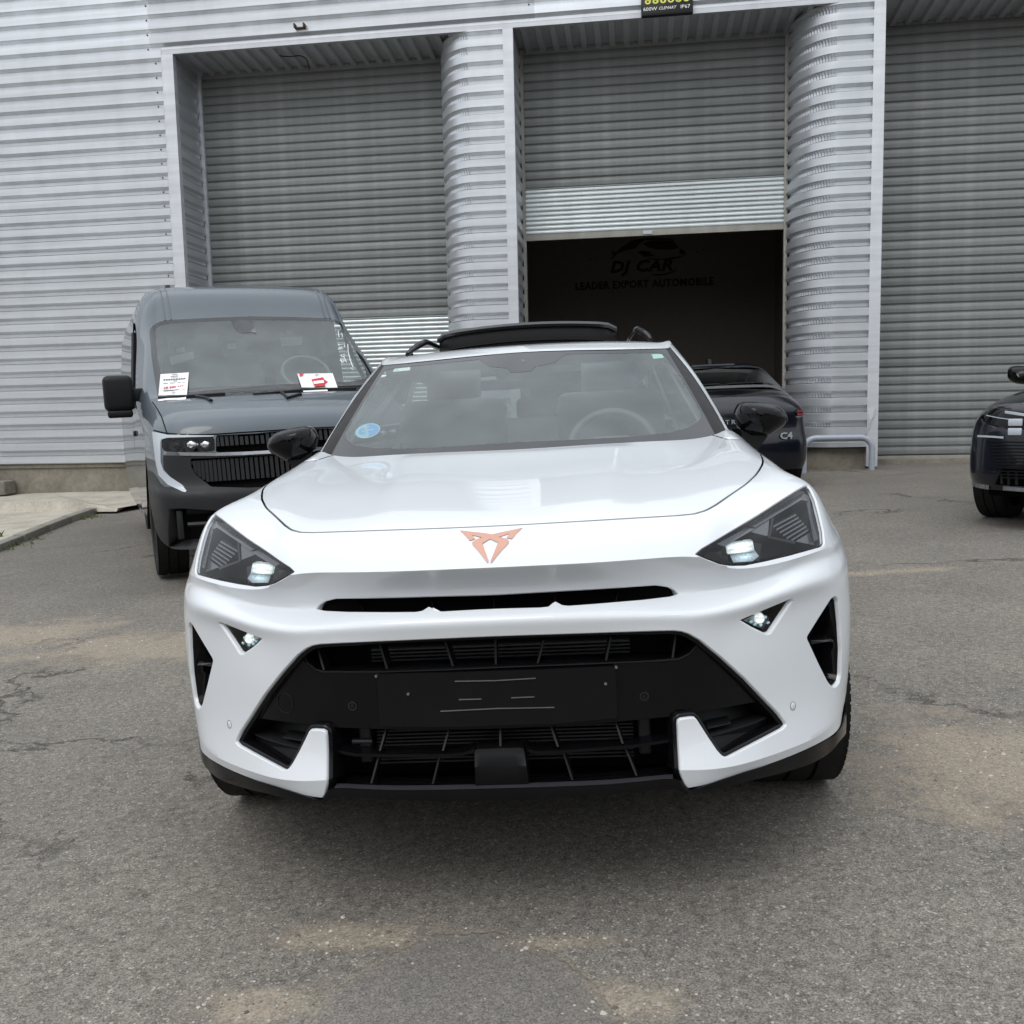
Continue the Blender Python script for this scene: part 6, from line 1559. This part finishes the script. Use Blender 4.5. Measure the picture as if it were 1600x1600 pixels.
# an older, smoother patch of darker asphalt in the foreground
pc_ = gp(700, 1760); prx = abs(gp(955, 1600)[0] - gp(445, 1600)[0]) * .56; pry = gp(690, 1455)[1] - pc_[1]
mp = x.n('Mapping'); mp.inputs['Location'].default_value = (-pc_[0] / prx, -pc_[1] / pry, 0); mp.inputs['Scale'].default_value = (1 / prx, 1 / pry, 0); x.l(pos, mp.inputs[0])
ln = x.n('VectorMath', operation='LENGTH'); x.l(mp.outputs[0], ln.inputs[0])
pd = x.math('ADD', ln.outputs['Value'], x.math('MULTIPLY', x.math('SUBTRACT', x.noise(5, 6, .65), .5), .22))
patchm = x.ramp(pd, [(.965, 1.0), (.985, 0.0)])
edge = x.ramp(pd, [(.94, 0.0), (.985, 1.0), (1.05, 0.0)])
col = x.mix(x.math('MULTIPLY', patchm, .55), col, x.mix(1.0, (.170, .158, .145), x.ramp(sepc.outputs[0], [(0, .65), (1, 1.3)]), 'MULTIPLY'))
col = x.mix(x.math('MULTIPLY', edge, .5), col, dust)
# cracks
vc = x.n('TexVoronoi', Scale=.42, feature='DISTANCE_TO_EDGE')
wv = x.n('VectorMath', operation='ADD'); wn = x.n('TexNoise', Scale=2.2, Detail=8.0, Roughness=.7); x.l(pos, wn.inputs['Vector'])
ws_ = x.n('VectorMath', operation='SCALE'); x.l(wn.outputs['Color'], ws_.inputs[0]); ws_.inputs['Scale'].default_value = .9
x.l(pos, wv.inputs[0]); x.l(ws_.outputs[0], wv.inputs[1]); x.l(wv.outputs[0], vc.inputs['Vector'])
crk = x.math('MULTIPLY', x.ramp(vc.outputs['Distance'], [(.0, 1.0), (.010, 0.0)]), x.ramp(x.noise(.8, 4), [(.48, 0.0), (.6, 1.0)]))
col = x.mix(x.math('MULTIPLY', crk, .7), col, (.03, .027, .024))
x.set(col=col, rough=.9, spec=.3)
hgt = x.math('ADD', x.math('MULTIPLY', fine, .5), x.math('ADD', x.math('MULTIPLY', sepc.outputs[0], .3), x.math('ADD', x.math('MULTIPLY', crk, -1.2), x.math('ADD', x.math('MULTIPLY', acc, -.35), x.math('MULTIPLY', patchm, .9)))))
x.bump(hgt, .85, .007)
gx = [-70, -30, -15, -8, -4, 0, 4, 8, 15, 30, 70]; gy = [-70, -30, -10, -4, 0, 2, 4, 8, 12, 18, 40, 80]
MB().grid([[(a, b, ground_z(a, b)) for a in gx] for b in gy]).build('ground', x.m, None, fix=False, kind='structure')
# loose chippings
def stones(name, items, m):
    V, F = [], []
    base = np.array([(1, 0, -.2), (.3, .9, -.2), (-.8, .5, -.2), (-.7, -.7, -.2), (.4, -.9, -.2), (.1, .1, .7), (.4, -.2, .5), (-.3, .2, .55)])
    fc = [(0, 1, 5), (1, 2, 5), (2, 3, 7), (3, 4, 6), (4, 0, 6), (0, 5, 6), (2, 7, 5), (3, 6, 7), (5, 7, 6)]
    for (px, py, s_) in items:
        a = rng.uniform(0, 6.28); R = np.array([[math.cos(a), -math.sin(a), 0], [math.sin(a), math.cos(a), 0], [0, 0, 1]])
        P = (base * rng.uniform(.6, 1.2, (8, 3))) @ R.T * s_ * np.array([1, 1, .7]) + [px, py, ground_z(px, py) + s_ * .12]
        n = len(V); V += [tuple(q) for q in P]; F += [tuple(i + n for i in f) for f in fc]
    o = obj(name, V, F, m, None, kind='stuff'); return o
it = []
for (u, v, rx, ry) in spots:
    p = gp(u, v)
    for _ in range(int(1500 * rx * ry + 90)):
        it.append((p[0] + rng.normal(0, rx * .5), p[1] + rng.normal(0, ry * .55), abs(rng.normal(.0018, .0022)) + .0012))
for _ in range(1500):
    yy = rng.uniform(.9, 7) ; it.append((rng.uniform(-.62, .62) * yy * 1.0, yy, abs(rng.normal(.0012, .0012)) + .0008))
xs = N('chippings'); oi = xs.n('NewGeometry'); xs.set(col=xs.ramp(oi.outputs['Random Per Island'], [(0, (.09, .08, .07)), (.5, (.26, .24, .21)), (1, (.52, .48, .42))]), rough=.85)
stones('gravel', it, xs.m)

# trees across the yard behind the camera: seen only as reflections in glass and paint
tv, tf = [], []
for k in range(16):
    cx, cy = -38 + k * 5.2 + rng.uniform(-1.5, 1.5), -22 - rng.uniform(0, 9); H_ = rng.uniform(6, 11); g_ = ground_z(cx, cy)
    for _ in range(420):
        a, b_ = rng.uniform(0, 6.28), rng.uniform(-1, 1); r_ = rng.uniform(.35, 1) ** .5 * (.75 + .35 * math.sin(3 * a + k))
        p = np.array([cx + 3.0 * r_ * math.cos(a) * math.sqrt(1 - b_ * b_), cy + 3.0 * r_ * math.sin(a) * math.sqrt(1 - b_ * b_), g_ + H_ * .58 + b_ * H_ * .42])
        u_ = rng.normal(0, 1, 3); u_ /= np.linalg.norm(u_); w_ = np.cross(u_, rng.normal(0, 1, 3)); w_ /= np.linalg.norm(w_); q = rng.uniform(.25, .6)
        n = len(tv); tv += [tuple(p + u_ * q), tuple(p + w_ * q), tuple(p - u_ * q), tuple(p - w_ * q)]; tf.append((n, n + 1, n + 2, n + 3))
    bx = MB().tube([(cx, cy, g_ - .2), (cx + .1, cy, g_ + H_ * .6)], [.22, .09], 7); n = len(tv); tv += bx.v; tf += [tuple(i + n for i in f) for f in bx.f]
xt = N('tree_leaf'); xt.set(col=xt.ramp(xt.noise(.8, 4), [(.3, (.03, .045, .018)), (.7, (.075, .10, .035))]), rough=.7)
obj('woodland', tv, tf, xt.m, None, kind='stuff')
